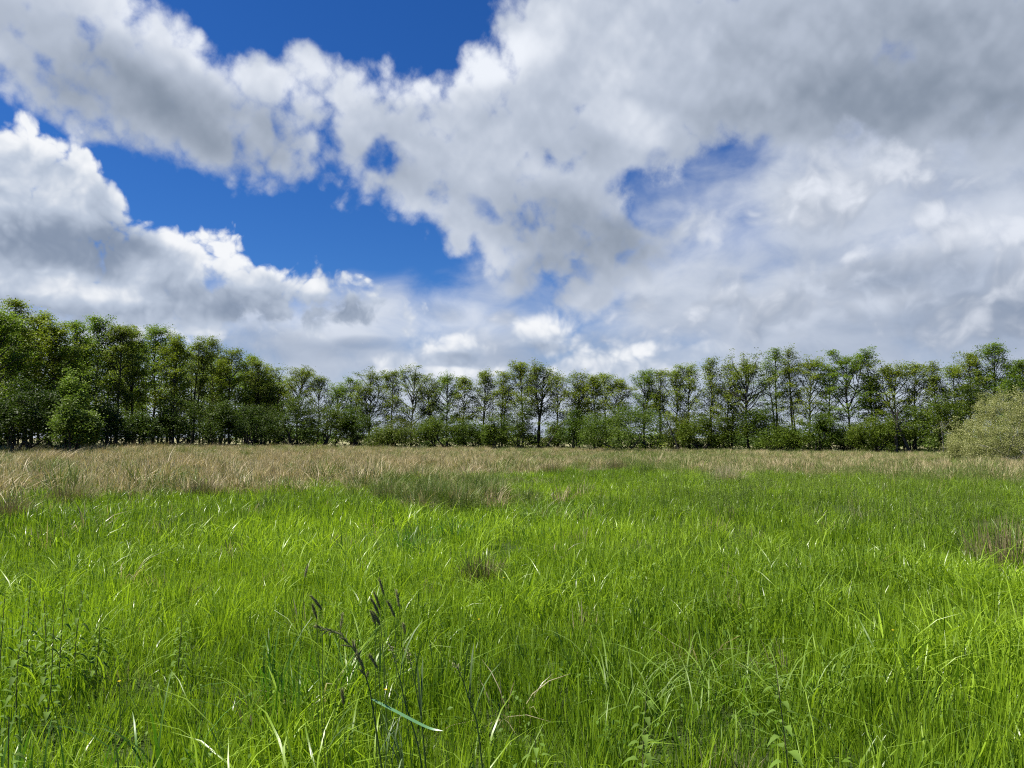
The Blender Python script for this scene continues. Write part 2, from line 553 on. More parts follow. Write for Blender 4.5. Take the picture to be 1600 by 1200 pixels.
def bark_material(name, a, b):
    m, T, out = material(name)
    tcn = T.new('ShaderNodeTexCoord')
    mp = T.new('ShaderNodeMapping')
    T.put(mp.inputs['Vector'], tcn.outputs['Object'])
    mp.inputs['Scale'].default_value = (6, 6, 1.5)
    n = T.noise(mp.outputs[0], 1.4, 5, 0.6, dim='3D')
    p = T.new('ShaderNodeBsdfPrincipled')
    T.put(p.inputs['Base Color'], T.mix(T.rng(n, 0.35, 0.65), a, b))
    p.inputs['Roughness'].default_value = 0.9
    p.inputs['Specular IOR Level'].default_value = 0.15
    bp = T.new('ShaderNodeBump')
    bp.inputs['Strength'].default_value = 0.4
    T.put(bp.inputs['Height'], n)
    T.l.new(bp.outputs[0], p.inputs['Normal'])
    T.l.new(p.outputs[0], out.inputs[0])
    return m


def grass_material(name, dark, light, dryc, drylight, rough=0.38, spec=0.5, trans=0.4):
    m, T, out = material(name)
    t = T.m('ADD', T.m('MULTIPLY', attr(T, 'tint'), 0.55), T.m('MULTIPLY', attr(T, 'itint', 'INSTANCER'), 0.55), clamp=True)
    g = T.mix(t, dark, light)
    d = T.mix(attr(T, 'tint'), dryc, drylight)
    dr = T.m('ADD', attr(T, 'dry', 'INSTANCER'), T.m('MULTIPLY', T.m('SUBTRACT', attr(T, 'tint'), 0.5), 0.5), clamp=True)
    c = T.mix(T.rng(dr, 0.3, 0.6), g, d)
    leafy(T, out, c, rough, spec, trans, (1.2, 1.2, 0.7))
    return m


def simple(name, colr, rough=0.6, spec=0.3, trans=0.0):
    m, T, out = material(name)
    c = T.mix(attr(T, 'tint'), gain(colr, 0.75), gain(colr, 1.25))
    leafy(T, out, c, rough, spec, trans)
    return m


M_LEAF = leaf_material('alder_leaves', (0.068, 0.092, 0.014), (0.200, 0.238, 0.040), rough=0.5, spec=0.18, trans=0.4)
M_BUSH = leaf_material('bush_leaves', (0.046, 0.078, 0.012), (0.158, 0.205, 0.034), rough=0.55, spec=0.18, trans=0.3)
M_WILLOW = leaf_material('willow_leaves', (0.19, 0.20, 0.072), (0.34, 0.34, 0.145), rough=0.55, spec=0.3, trans=0.25)
M_BARK = bark_material('alder_bark', (0.030, 0.027, 0.022), (0.085, 0.078, 0.066))
M_PALEBARK = bark_material('pale_bark', (0.16, 0.15, 0.13), (0.30, 0.28, 0.25))
# ---------------------------------------------------------------- ground: one sheet to the horizon
def build_ground():
    ys = np.concatenate([np.linspace(-40, 0, 9)[:-1], np.linspace(0, 40, 81)[:-1], np.linspace(40, 140, 61)[:-1], np.geomspace(140, 3500, 30)])
    us = np.linspace(-1, 1, 141)
    us = np.sign(us) * np.abs(us) ** 1.3
    V = []
    for y in ys:
        w = max(60.0, abs(y) * 1.6 + 40)
        V.append(np.stack([us * w, np.full_like(us, y), ground(us * w, np.full_like(us, y))], -1))
    V = np.concatenate(V)
    n = len(us)
    i = (np.arange(len(ys) - 1)[:, None] * n + np.arange(n - 1)[None])
    q = np.stack([i, i + 1, i + n + 1, i + n], -1).reshape(-1, 4)
    m, T, out = material('meadow_soil')
    tcn = T.new('ShaderNodeTexCoord')
    n1 = T.noise(tcn.outputs['Object'], 0.35, 4, 0.6, dim='3D')
    n2 = T.noise(tcn.outputs['Object'], 9.0, 5, 0.65, dim='3D')
    sepn = T.new('ShaderNodeSeparateXYZ')
    T.put(sepn.inputs[0], tcn.outputs['Object'])
    far = T.rng(sepn.outputs[1], 16, 34)
    near = T.mix(n2, (0.018, 0.030, 0.008), (0.050, 0.075, 0.016))
    dry = T.mix(n2, (0.060, 0.060, 0.028), (0.150, 0.130, 0.075))
    dry = T.mix(T.rng(n1, 0.45, 0.6), dry, (0.06, 0.09, 0.022))
    c = T.mix(far, near, dry)
    field = T.mix(n1, (0.20, 0.20, 0.09), (0.30, 0.27, 0.15))      # pale field beyond the trees
    c = T.mix(T.rng(sepn.outputs[1], 150, 160), c, field)
    p = T.new('ShaderNodeBsdfPrincipled')
    T.put(p.inputs['Base Color'], c)
    p.inputs['Roughness'].default_value = 0.95
    p.inputs['Specular IOR Level'].default_value = 0.1
    bp = T.new('ShaderNodeBump')
    bp.inputs['Strength'].default_value = 0.7
    bp.inputs['Distance'].default_value = 0.05
    T.put(bp.inputs['Height'], n2)
    T.l.new(bp.outputs[0], p.inputs['Normal'])
    T.l.new(p.outputs[0], out.inputs[0])
    o = mesh('ground', V, q, m, smooth=True)
    tag(o, kind='structure')


build_ground()


# ---------------------------------------------------------------- trees
def skeleton(r, H, Wd, cb, nb, lean=0.0, fork=False, wob=0.25, base=(0, 0), top=0.935, steep=0.0):
    """trunk polylines, limb polylines and leaf anchor points of one stem"""
    n = 10
    s = np.linspace(0, 1, n)
    wx = np.cumsum(r.normal(0, wob, n)) * 0.28
    wy = np.cumsum(r.normal(0, wob, n)) * 0.28
    wx -= wx[0]
    wy -= wy[0]
    tr = np.stack([base[0] + wx + lean * H * s ** 1.3, base[1] + wy, s * H * top], -1)
    r0 = 0.0105 * H + 0.03
    rad = r0 * (1 - 0.88 * s) * np.where(s < 0.02, 1.35, 1.0)
    trunks = [(tr, rad, 7)]
    if fork:
        f = 0.38 + 0.15 * r.random()
        st = np.array([np.interp(f, s, tr[:, k]) for k in range(3)])
        a = r.random() * 6.28
        t2 = np.linspace(0, 1, 7)[:, None]
        d = np.array([math.cos(a) * Wd * 0.28, math.sin(a) * Wd * 0.2, H * (top - f) * 0.93])
        tr2 = st + d * t2 + np.array([math.cos(a), math.sin(a), 0]) * (np.sin(t2 * 2.6) * Wd * 0.07)
        trunks.append((tr2, r0 * 0.62 * (1 - 0.85 * t2[:, 0]), 6))
    limbs, anchors, wts = [], [], []
    az = r.random() * 6.28
    for b in range(nb):
        h = cb + (0.985 - cb) * ((b + r.random() * 0.9) / nb) ** 0.92
        which = trunks[1] if fork and r.random() < 0.42 and h > 0.52 else trunks[0]
        tl = which[0]
        hz = h * H * top
        if hz <= tl[0, 2] + 0.2:
            tl = trunks[0][0]
        st = np.array([np.interp(hz, tl[:, 2], tl[:, k]) for k in range(3)])
        az += 2.4 + r.normal(0, 0.5)
        u = (h - cb) / (1 - cb)
        env = (0.55 + 0.65 * math.sin(min(1, u * 1.15 + 0.15) * math.pi * 0.62)) * math.sqrt(max(0.03, 1 - u ** 3.0))
        ln = env * Wd * 0.5 * r.uniform(0.6, 1.2)
        el_ = R(r.uniform(5, 38) + 38 * u + steep)
        k = np.linspace(0, 1, 5)[:, None]
        d = np.array([math.cos(az) * math.cos(el_), math.sin(az) * math.cos(el_), math.sin(el_)])
        br = st + d * ln * 1.15 * k + np.array([0, 0, 1]) * (0.16 * ln * k ** 2) + r.normal(0, 0.05 * ln, (5, 3)) * k
        rb = max(0.012, 0.022 * ln + 0.006)
        limbs.append((br, rb * (1 - 0.75 * k[:, 0]), 4))
        anchors.append(br[-1])
        wts.append(1.0)
        if ln > 0.5:
            anchors.append(br[3])
            wts.append(0.6)
        for c in range(int(2 + 3 * min(1.0, ln / 1.6))):
            f = r.uniform(0.3, 0.95)
            s0 = np.array([np.interp(f, k[:, 0], br[:, q]) for q in range(3)])
            a2 = az + r.choice([-1, 1]) * r.uniform(0.4, 1.1)
            e2 = el_ * 0.7 + R(r.uniform(-15, 30))
            l2 = ln * r.uniform(0.3, 0.55) * (1.1 - 0.4 * f)
            d2 = np.array([math.cos(a2) * math.cos(e2), math.sin(a2) * math.cos(e2), math.sin(e2)])
            k2 = np.linspace(0, 1, 3)[:, None]
            sb = s0 + d2 * l2 * k2 + np.array([0, 0, 0.12 * l2]) * k2 ** 2
            limbs.append((sb, 0.011 * (1 - 0.6 * k2[:, 0]), 3))
            anchors.append(sb[-1])
            wts.append(1.0)
            anchors.append(sb[1])
            wts.append(0.6)
    for tl in trunks:
        anchors.append(tl[0][-1])
        wts.append(1.2)
    return trunks, limbs, np.array(anchors), np.array(wts)


def fill_leaves(mb, r, anchors, wts, n, size, sig, flat=0.42, bias=1.5):
    a = anchors + r.normal(0, 0.12, anchors.shape)
    w = wts * r.uniform(0.25, 1.6, len(a)) ** 1.3       # some twigs full, some nearly bare
    idx = r.choice(len(a), n, p=w / w.sum())
    c = a[idx] + r.normal(0, 1, (n, 3)) * np.array([sig, sig, sig * flat])
    clump = r.random(len(a))[idx]
    L = size * r.uniform(0.65, 1.35, n)
    mb.leaves(c, L, L * r.uniform(0.6, 0.9, n), bias, r, np.clip(0.72 * clump + 0.28 * r.random(n), 0, 1))


def tree(name, label, cat, group, px, dist, top_py, wpx, seed, cb=0.42, nb=30, n=4200, lean=0.0, fork=False, stems=1, hue=(1, 1, 1), size=0.25, sig=0.34,
         mat=None, under=0, pale=False, steep=0.0):
    r = np.random.default_rng(seed)
    x, y = at(px, dist)
    z = gz(x, y)
    H = (684 - top_py) / FPX * dist + EYE - z
    Wd = wpx / FPX * dist
    root = thing(name, label, cat, (x, y, z - 0.05), group)
    tb, lb, cbm = MB(), MB(), MB()
    A, Wt = [], []
    for k in range(stems):
        a = r.random() * 6.28
        b = (0, 0) if k == 0 else (0.45 * math.cos(a) * (0.6 + k * 0.3), 0.45 * math.sin(a))
        hh = H * (1 if k == 0 else r.uniform(0.72, 0.95))
        ww = Wd * (1 if stems == 1 else 0.75)
        le = lean + (0 if k == 0 else r.choice([-1, 1]) * r.uniform(0.05, 0.13))
        tr, li, an, wt = skeleton(r, hh, ww, cb, max(8, int(nb / (1 if k == 0 else 1.7))), le, fork and k == 0, base=b, steep=steep)
        kz = (hh - 0.3) / max(an[:, 2].max(), 0.1)          # bring the highest twig to the height asked for
        an[:, 2] *= kz
        for p_, ra, sd in tr:
            p_[:, 2] *= kz
            tb.tube(p_, ra, sd)
        for p_, ra, sd in li:
            p_[:, 2] *= kz
            lb.tube(p_, ra, sd)
        A.append(an)
        Wt.append(wt)
    A, Wt = np.concatenate(A), np.concatenate(Wt)
    fill_leaves(cbm, r, A, Wt, n, size, sig)
    if under:                                            # epicormic shoots and low sprays about the trunk foot
        ua = np.stack([r.normal(0, Wd * 0.34, 40), r.normal(0, 0.9, 40), r.uniform(0.3, H * 0.55, 40)], -1)
        fill_leaves(cbm, r, ua, np.ones(40), under, size, 0.4)
    tb.build('trunk', M_PALEBARK if pale else M_BARK, root, smooth=True)
    lb.build('branches', M_BARK, root)
    cr = cbm.build('crown', mat or M_LEAF, root)
    cr.color = (*hue, 1)
    return root


def bush(name, label, cat, group, px, dist, top_py, wpx, seed, n=4500, hue=(1, 1, 1), size=0.22, mat=None, lobes=9, low=0.06, depth=1.0, stems=5, asym=0.0, stem_mat=None):
    """a many-stemmed shrub: leaf clumps spread over uneven lobes, bare stems below"""
    r = np.random.default_rng(seed)
    x, y = at(px, dist)
    z = gz(x, y)
    H = (684 - top_py) / FPX * dist + EYE - z
    a = wpx / FPX * dist * 0.5
    root = thing(name, label, cat, (x, y, z - 0.05), group)
    tb, cb_ = MB(), MB()
    C, S = [], []
    for k in range(lobes):
        th = r.random() * 6.28
        rr = math.sqrt(r.random()) * 0.8
        cx, cy = math.cos(th) * rr * a, math.sin(th) * rr * a * depth
        hz = H * (1 - 0.5 * rr ** 1.8 - asym * cx / max(a, .1) * 0.5) * r.uniform(0.5, 0.86)
        C.append((cx, cy, hz))
        S.append((a * r.uniform(0.20, 0.40), a * depth * r.uniform(0.20, 0.40), H * r.uniform(0.11, 0.24)))
    C.append((0, 0, H * 0.76))
    S.append((a * 0.42, a * depth * 0.42, H * 0.23))
    for k in range(lobes // 3):                       # skirt down to the ground
        th = r.random() * 6.28
        C.append((math.cos(th) * a * 0.72, math.sin(th) * a * depth * 0.72, H * r.uniform(low + 0.22, 0.45)))
        S.append((a * 0.3, a * depth * 0.3, H * 0.2))
    C, S = np.array(C), np.array(S)
    # clump points on lobe shells
    m = max(120, n // 22)
    li = r.integers(0, len(C), m)
    d = r.normal(size=(m, 3))
    d /= np.linalg.norm(d, axis=1, keepdims=True)
    an = C[li] + d * S[li] * (0.72 + 0.36 * r.random((m, 1)))
    an[:, 2] = np.maximum(an[:, 2], H * low + 0.1)
    fill_leaves(cb_, r, an, np.ones(m), n, size, 0.20 + 0.03 * a, 0.6, 1.3)
    for k in range(stems):
        c = C[r.integers(0, len(C))]
        s = np.linspace(0, 1, 6)[:, None]
        b = np.array([r.normal(0, 0.12 * a), r.normal(0, 0.12 * a), 0])
        p = b * (1 - s) + c * s
        p[:, :2] += r.normal(0, 0.05 * a, (6, 2)) * np.sin(s * 3.1)
        tb.tube(p, (0.05 + 0.012 * H) * (1 - 0.75 * s[:, 0]), 5)
    tb.build('stems', stem_mat or M_BARK, root, smooth=True)
    cr = cb_.build('crown', mat or M_BUSH, root)
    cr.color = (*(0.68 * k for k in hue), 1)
    return root


def row_dist(px):
    return 116 - 20 * (px - 540) / 1060


G_ROW, G_WOOD, G_BUSH = 'tall alders in the row behind the meadow', 'trees along the edge of the left wood', 'shrubs along the foot of the trees'
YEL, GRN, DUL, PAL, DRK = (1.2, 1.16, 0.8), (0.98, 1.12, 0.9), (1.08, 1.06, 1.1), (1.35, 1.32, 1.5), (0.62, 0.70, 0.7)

# left wood edge: (px, top, width px, crown base, leaves, hue, label)
WOOD = [
    (-22, 470, 95, 0.22, 6000, GRN, 'tall leafy tree of the near wood, cut off by the left edge'),
    (16, 464, 62, 0.28, 5600, YEL, 'tallest tree of the left wood, its tip standing highest at the left edge'),
    (48, 482, 58, 0.30, 5200, YEL, 'yellowish tree on the shoulder just right of the tallest tree in the left wood'),
    (78, 500, 52, 0.30, 4600, YEL, 'lower tree in the dip of the left wood, above the pale leafy hawthorn'),
    (112, 497, 58, 0.30, 5200, GRN, 'deep green round-headed tree right of the first dip in the left wood skyline'),
    (146, 491, 56, 0.34, 5200, GRN, 'broad green domed tree forming the second high point of the left wood'),
    (180, 503, 48, 0.40, 4400, DUL, 'thin-crowned dull olive tree with bare trunks showing, right of the broad green dome'),
    (208, 507, 46, 0.42, 4400, YEL, 'olive yellow tree of the left wood with several upright bare stems'),
    (238, 504, 52, 0.38, 5000, GRN, 'bushy green tree forming the third high point of the left wood, rounded on its right'),
    (270, 522, 46, 0.36, 4500, YEL, 'yellow-green tree just right of the third high point of the left wood'),
    (300, 522, 42, 0.36, 4200, DUL, 'upright olive tree midway down the sloping skyline of the left wood'),
    (330, 526, 42, 0.34, 4200, DUL, 'thin-topped pale tree sticking up on the sloping skyline of the left wood'),
    (358, 543, 44, 0.32, 4500, YEL, 'round yellow-green tree low on the sloping skyline of the left wood'),
    (386, 552, 40, 0.34, 4000, GRN, 'leafy tree at the corner of the left wood beside the first gap of sky'),
]
for i, (px, top, w, cbf, n, hue, lab) in enumerate(WOOD):
    d = 72 + 44 * (px / 400) + (i % 3) * 2.5
    tree('woodland_tree', lab, 'tree', G_WOOD, px, d, top, w * 1.3, 100 + i, cb=cbf - 0.12, nb=40, n=int(n * 2.8), lean=((i * 37) % 7 - 3) * 0.012, stems=1 + (i % 3 == 1), hue=hue, size=0.185, sig=0.42)

# the row: (px, top, width, crown base, leaves, fork, stems, hue, label)
ROW = [
    (408, 560, 40, 0.50, 3600, False, 3, DUL, 'alder with three bare parallel stems against the gap left of the broad dome'),
    (432, 556, 60, 0.46, 5600, True, 2, YEL, 'broad domed olive alder at the right corner of the left wood'),
    (466, 568, 40, 0.42, 3800, False, 1, YEL, 'olive alder on the falling right side of the broad domed crown'),
    (497, 583, 34, 0.42, 2600, False, 1, DUL, 'small thin alder with a straight trunk, right of the falling olive crowns'),
    (524, 596, 30, 0.45, 2300, False, 1, GRN, 'shortest small-headed alder in the dip between the left wood and the row'),
    (550, 586, 30, 0.42, 2400, False, 1, GRN, 'small airy alder on the left shoulder of the rounded thick-trunked alder'),
    (578, 571, 54, 0.40, 4000, True, 2, DUL, 'rounded airy alder with a thick dark trunk, first high crown right of the dip'),
    (612, 574, 30, 0.40, 2600, False, 1, DUL, 'narrow upright alder between two wider crowns right of the dip'),
    (643, 568, 42, 0.38, 3000, False, 1, DUL, 'see-through alder with a pointed top above the brown-green rounded bush'),
    (676, 586, 34, 0.42, 2500, True, 1, DUL, 'low forked alder with widely splayed limbs against the sky'),
    (698, 580, 36, 0.36, 3200, False, 1, GRN, 'green full-headed alder beside the splayed forked one'),
    (724, 586, 32, 0.34, 2800, False, 1, YEL, 'low yellowish alder left of the level pair of alder tops'),
    (754, 575, 34, 0.40, 3000, False, 2, DUL, 'left alder of the level pair of tops left of the highest central crown'),
    (784, 576, 32, 0.45, 3000, False, 1, YEL, 'right alder of the level pair of tops, touching the highest central crown'),
    (817, 560, 40, 0.45, 3700, False, 1, YEL, 'left half of the highest central double crown, leafier with a hidden trunk'),
    (841, 556, 44, 0.50, 3300, False, 3, DUL, 'highest central alder with a thick black trunk bare to half its height'),
    (871, 580, 26, 0.50, 1700, False, 1, DUL, 'thin sparse alder leaning in the gap right of the black-trunked alder'),
    (900, 577, 46, 0.34, 4000, False, 2, YEL, 'leafy yellow-green alder with two dark stems right of the central gap'),
    (930, 584, 28, 0.40, 2500, False, 1, YEL, 'short alder tight against the right side of the two-stemmed leafy alder'),
    (946, 580, 24, 0.42, 1700, False, 1, PAL, 'thin pale alder with a light pointed tip above the large light green bush'),
    (966, 587, 34, 0.40, 3000, False, 1, YEL, 'low round green alder head standing over the large light green bush'),
    (1008, 574, 40, 0.42, 3400, True, 1, GRN, 'flat-topped green alder with leaning trunk right of the low round head'),
    (1032, 574, 30, 0.48, 2300, False, 2, DUL, 'slim alder with two crossing bare stems beside the flat-topped one'),
    (1057, 568, 34, 0.45, 2500, False, 1, PAL, 'pale airy alder with straight trunk, left one of a pale pair'),
    (1077, 564, 34, 0.50, 2000, False, 1, PAL, 'palest twiggy alder with almost bare tip, right one of a pale pair'),
    (1110, 555, 42, 0.42, 3100, False, 1, DUL, 'alder with single straight trunk and layered branches left of the wide forked alder'),
    (1138, 561, 36, 0.42, 2800, False, 2, DUL, 'alder with two slanting stems crowding the wide forked alder'),
    (1170, 541, 62, 0.46, 3800, True, 1, DUL, 'wide open forked alder with spreading black limbs against grey cloud'),
    (1216, 538, 36, 0.45, 3000, False, 2, GRN, 'left alder of the twin tall dark tops right of the wide forked alder'),
    (1238, 539, 32, 0.48, 2600, False, 1, DUL, 'right alder of the twin tall tops, narrow with a pointed crown'),
    (1264, 551, 42, 0.36, 3900, False, 1, YEL, 'leafy yellowish alder filling the space right of the twin tops'),
    (1297, 566, 28, 0.45, 2000, False, 1, GRN, 'small light alder in the gap left of the great round-headed alder'),
    (1330, 541, 62, 0.40, 5600, True, 1, GRN, 'great round-headed deep green alder with a thick black trunk'),
    (1364, 554, 40, 0.42, 3400, False, 2, GRN, 'alder merging with the right side of the great round-headed alder'),
    (1404, 557, 50, 0.42, 3800, True, 1, YEL, 'broad olive alder above the leaning dark trunks'),
    (1430, 562, 34, 0.50, 2100, False, 1, PAL, 'pale twiggy half-bare alder on the right of the broad olive alder'),
    (1468, 562, 38, 0.38, 3000, False, 2, DUL, 'alder with a rounded see-through top left of the small dark dense head'),
    (1493, 566, 28, 0.40, 2600, False, 1, GRN, 'small dark dense alder head left of the tall crown at the right end'),
    (1520, 548, 44, 0.38, 4000, False, 1, YEL, 'alder stepping up to the tall crown at the right end of the row'),
    (1554, 530, 60, 0.40, 5600, True, 2, GRN, 'tallest alder at the right end of the row, high leafy crown above the willow'),
    (1594, 560, 46, 0.38, 4200, False, 1, GRN, 'leafy alder at the right edge of the picture behind the grey-green willow'),
    (1640, 548, 56, 0.38, 4200, False, 1, YEL, 'alder just cut off by the right edge of the picture'),
]
for i, (px, top, w, cbf, n, fork, st, hue, lab) in enumerate(ROW):
    d = row_dist(px) + ((i * 53) % 9 - 4) * 0.9
    tree('alder_tree', lab, 'tree', G_ROW, px, d, top, w * (1.2 + 0.5 * ((i * 41) % 11) / 10), 300 + i, cb=cbf - 0.10, nb=38, n=int(n * 2.5), lean=((i * 29) % 9 - 4) * 0.011, fork=fork, stems=st + (i % 4 == 1), hue=hue, size=0.175, sig=0.33,
         under=1700, steep=6)

# shrubs: (px, dist offset in front of the row, top, width, leaves, hue, label)
SHRUB = [
    (106, 70, 583, 64, 5200, (2.5, 2.5, 2.4), 'pale leafy hawthorn standing out light against the dark left wood'),
    (112, 62, 632, 66, 4800, (1.7, 1.7, 1.8), 'grey-green rounded shrub at the foot of the left wood, below the pale hawthorn'),
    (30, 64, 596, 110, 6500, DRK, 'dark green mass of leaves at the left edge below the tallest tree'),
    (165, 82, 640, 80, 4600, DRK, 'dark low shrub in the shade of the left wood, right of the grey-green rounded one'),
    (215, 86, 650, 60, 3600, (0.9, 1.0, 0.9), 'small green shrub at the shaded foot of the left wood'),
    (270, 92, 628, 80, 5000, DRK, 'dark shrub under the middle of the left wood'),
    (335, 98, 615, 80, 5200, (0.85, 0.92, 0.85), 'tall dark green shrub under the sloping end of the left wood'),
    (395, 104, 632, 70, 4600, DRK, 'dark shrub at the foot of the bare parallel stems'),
    (455, 108, 612, 84, 5400, (0.95, 1.0, 0.85), 'green shrub filling the space below the falling olive crowns'),
    (512, 110, 622, 66, 4600, (1.1, 1.1, 0.8), 'yellow-green shrub below the smallest alders of the dip'),
    (556, 110, 622, 66, 4800, (0.95, 1.05, 0.8), 'broad deep green shrub under the rounded thick-trunked alder'),
    (610, 98, 655, 78, 4600, (1.2, 1.12, 1.0), 'rounded brownish-green bush projecting into the meadow with a dark hollow below'),
    (640, 108, 640, 60, 3600, (1.15, 1.0, 1.0), 'brownish shrub behind the rounded projecting bush'),
    (692, 104, 634, 86, 5400, (1.15, 1.18, 0.75), 'bright yellow-green spreading shrub right of the rounded projecting bush'),
    (738, 105, 646, 60, 4000, (0.9, 1.0, 0.8), 'dark green shrub between the bright spreading shrub and the small lit one'),
    (775, 99, 668, 42, 3000, (1.25, 1.28, 0.95), 'small round sunlit bush standing before the level pair of tops'),
    (808, 104, 642, 56, 3800, (0.95, 1.0, 0.8), 'green shrub just left of the thick black trunk'),
    (868, 106, 668, 34, 2200, (1.1, 1.1, 0.8), 'low thin shrub beside the gap right of the black trunk'),
    (897, 103, 648, 54, 3800, (0.85, 1.0, 0.75), 'green shrub under the two-stemmed leafy alder'),
    (974, 92, 638, 124, 8200, (1.22, 1.3, 1.15), 'large light green bush projecting from the middle of the row'),
    (1066, 104, 648, 58, 3600, (1.1, 0.98, 0.9), 'brownish thin shrub with leaning stems right of the large light green bush'),
    (1094, 100, 644, 66, 4200, (1.2, 1.2, 0.75), 'yellow-green shrub under the palest twiggy alders'),
    (1140, 100, 642, 66, 4400, (1.05, 1.05, 0.75), 'olive shrub under the alder with two slanting stems'),
    (1192, 97, 632, 88, 5600, (1.05, 1.15, 0.8), 'wide green shrub below the wide forked alder'),
    (1226, 94, 664, 72, 4200, (1.2, 1.25, 0.8), 'low sunlit shrub with dark shade beneath, under the twin tall tops'),
    (1280, 96, 640, 74, 4800, (1.0, 1.1, 0.8), 'green shrub between the twin tops and the great round-headed alder'),
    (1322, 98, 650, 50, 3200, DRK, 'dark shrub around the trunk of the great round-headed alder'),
    (1372, 93, 634, 78, 5000, (1.2, 1.2, 0.8), 'spreading yellow-green shrub right of the great round-headed trunk'),
    (1420, 94, 624, 92, 5400, (1.05, 1.15, 0.75), 'tall green shrub arching over the leaning dark trunks'),
    (1470, 92, 630, 76, 4800, (1.15, 1.2, 0.8), 'yellow-green shrub beside the grey-green willow'),
    (1530, 90, 600, 90, 5000, (0.9, 0.95, 0.8), 'dark green shrub rising behind the grey-green willow'),
    (1592, 84, 585, 70, 4500, (1.15, 1.3, 0.8), 'bright green leafy shrub showing above the willow at the right edge'),
]
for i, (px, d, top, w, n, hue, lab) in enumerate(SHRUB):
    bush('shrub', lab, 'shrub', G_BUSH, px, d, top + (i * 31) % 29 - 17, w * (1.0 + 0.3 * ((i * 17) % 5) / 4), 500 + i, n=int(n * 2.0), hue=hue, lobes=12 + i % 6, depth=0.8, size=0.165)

def willow(px, d, top_py, wpx, seed):
    r = np.random.default_rng(seed)
    x, y = at(px, d)
    z = gz(x, y)
    H = (684 - top_py) / FPX * d + EYE - z
    a = wpx / FPX * d * 0.5
    root = thing('willow_bush', 'large rounded grey-green willow bush at the right edge of the meadow', 'bush', (x, y, z - 0.05))
    cb_, tb = MB(), MB()
    m = 1500
    dv = r.normal(size=(m, 3))
    dv[:, 2] = np.abs(dv[:, 2])
    dv /= np.linalg.norm(dv, axis=1, keepdims=True)
    wob = 1 + 0.10 * np.sin(dv[:, 0] * 9 + dv[:, 1] * 7) + 0.08 * np.sin(dv[:, 2] * 11 + dv[:, 0] * 4) + 0.05 * np.sin(dv[:, 0] * 23 + dv[:, 2] * 17) + 0.06 * r.normal(size=m)
    rr = (0.72 + 0.28 * r.random(m) ** 0.5) * wob
    an = dv * rr[:, None] * np.array([a, a * 0.85, H * 0.94])
    an[:, 2] += 0.1
    an[:, :2] *= (1 - 0.12 * (an[:, 2:3] < 0.5))
    ang = r.random(400) * 6.283
    low = np.stack([np.cos(ang) * a * 0.97, np.sin(ang) * a * 0.82, r.uniform(0.1, 0.32, 400) * H], -1) * np.array([1, 1, 1.0])
    an = np.concatenate([an, low])
    m = len(an)
    idx = r.integers(0, m, 125000)
    c = an[idx] + r.normal(0, 1, (len(idx), 3)) * np.array([0.17, 0.17, 0.15])
    c[:, 2] = np.maximum(c[:, 2], 0.05)
    clump = r.random(m)[idx]
    L = 0.080 * r.uniform(0.7, 1.4, len(idx))
    cb_.leaves(c, L, L * 0.55, 1.1, r, np.clip(0.75 * clump + 0.25 * r.random(len(idx)), 0, 1))
    for k in range(26):
        j = r.integers(0, m)
        s = np.linspace(0, 1, 7)[:, None]
        b0 = np.array([r.normal(0, 0.16 * a), r.normal(0, 0.16 * a), 0])
        p = b0 * (1 - s) + an[j] * s * 1.02
        p[:, 2] += 0.4 * np.sin(s[:, 0] * 3.1)
        tb.tube(p, 0.055 * (1 - 0.85 * s[:, 0]), 4)
    tb.build('stems', M_PALEBARK, root, smooth=True)
    cb_.build('crown', M_WILLOW, root)


willow(1612, 60, 611, 236, 77)


# leaning trunks and the pale dead stem seen low in the row
def bare_stem(label, px, d, top_py, lean, rad, seed, pale=False):
    r = np.random.default_rng(seed)
    x, y = at(px, d)
    z = gz(x, y)
    H = (684 - top_py) / FPX * d + EYE - z
    root = thing('bare_trunk', label, 'tree trunk', (x, y, z - 0.05), 'bare trunks in the row')
    s = np.linspace(0, 1, 9)
    p = np.stack([lean * H * s + np.cumsum(r.normal(0, 0.04, 9)), np.cumsum(r.normal(0, 0.05, 9)), s * H], -1)
    p[0, :2] = 0
    tb = MB()
    tb.tube(p, rad * (1 - 0.55 * s), 7)
    for k in range(7):
        f = r.uniform(0.35, 0.98)
        st = np.array([np.interp(f, s, p[:, q]) for q in range(3)])
        a = r.random() * 6.28
        kk = np.linspace(0, 1, 4)[:, None]
        tb.tube(st + np.array([math.cos(a), math.sin(a) * 0.6, r.uniform(0.2, 0.9)]) * r.uniform(0.5, 1.3) * kk, rad * 0.3 * (1 - 0.7 * kk[:, 0]), 4)
    tb.build('trunk', M_PALEBARK if pale else M_BARK, root, smooth=True)


bare_stem('dark trunk leaning left out of the broad olive alder', 1422, 91, 640, -0.42, 0.20, 1)
bare_stem('dark upright trunk with broken limbs beside the leaning one', 1400, 91, 640, 0.05, 0.22, 2)
bare_stem('pale grey dead trunk near the left edge of the willow', 1475, 90, 660, -0.03, 0.075, 3, True)
bare_stem('thin dark trunk leaning left beside the large light green bush', 1062, 99, 650, -0.38, 0.11, 4)
bare_stem('short dark trunk leaning right out of the black-trunked alder foot', 852, 104, 668, 0.6, 0.13, 5)


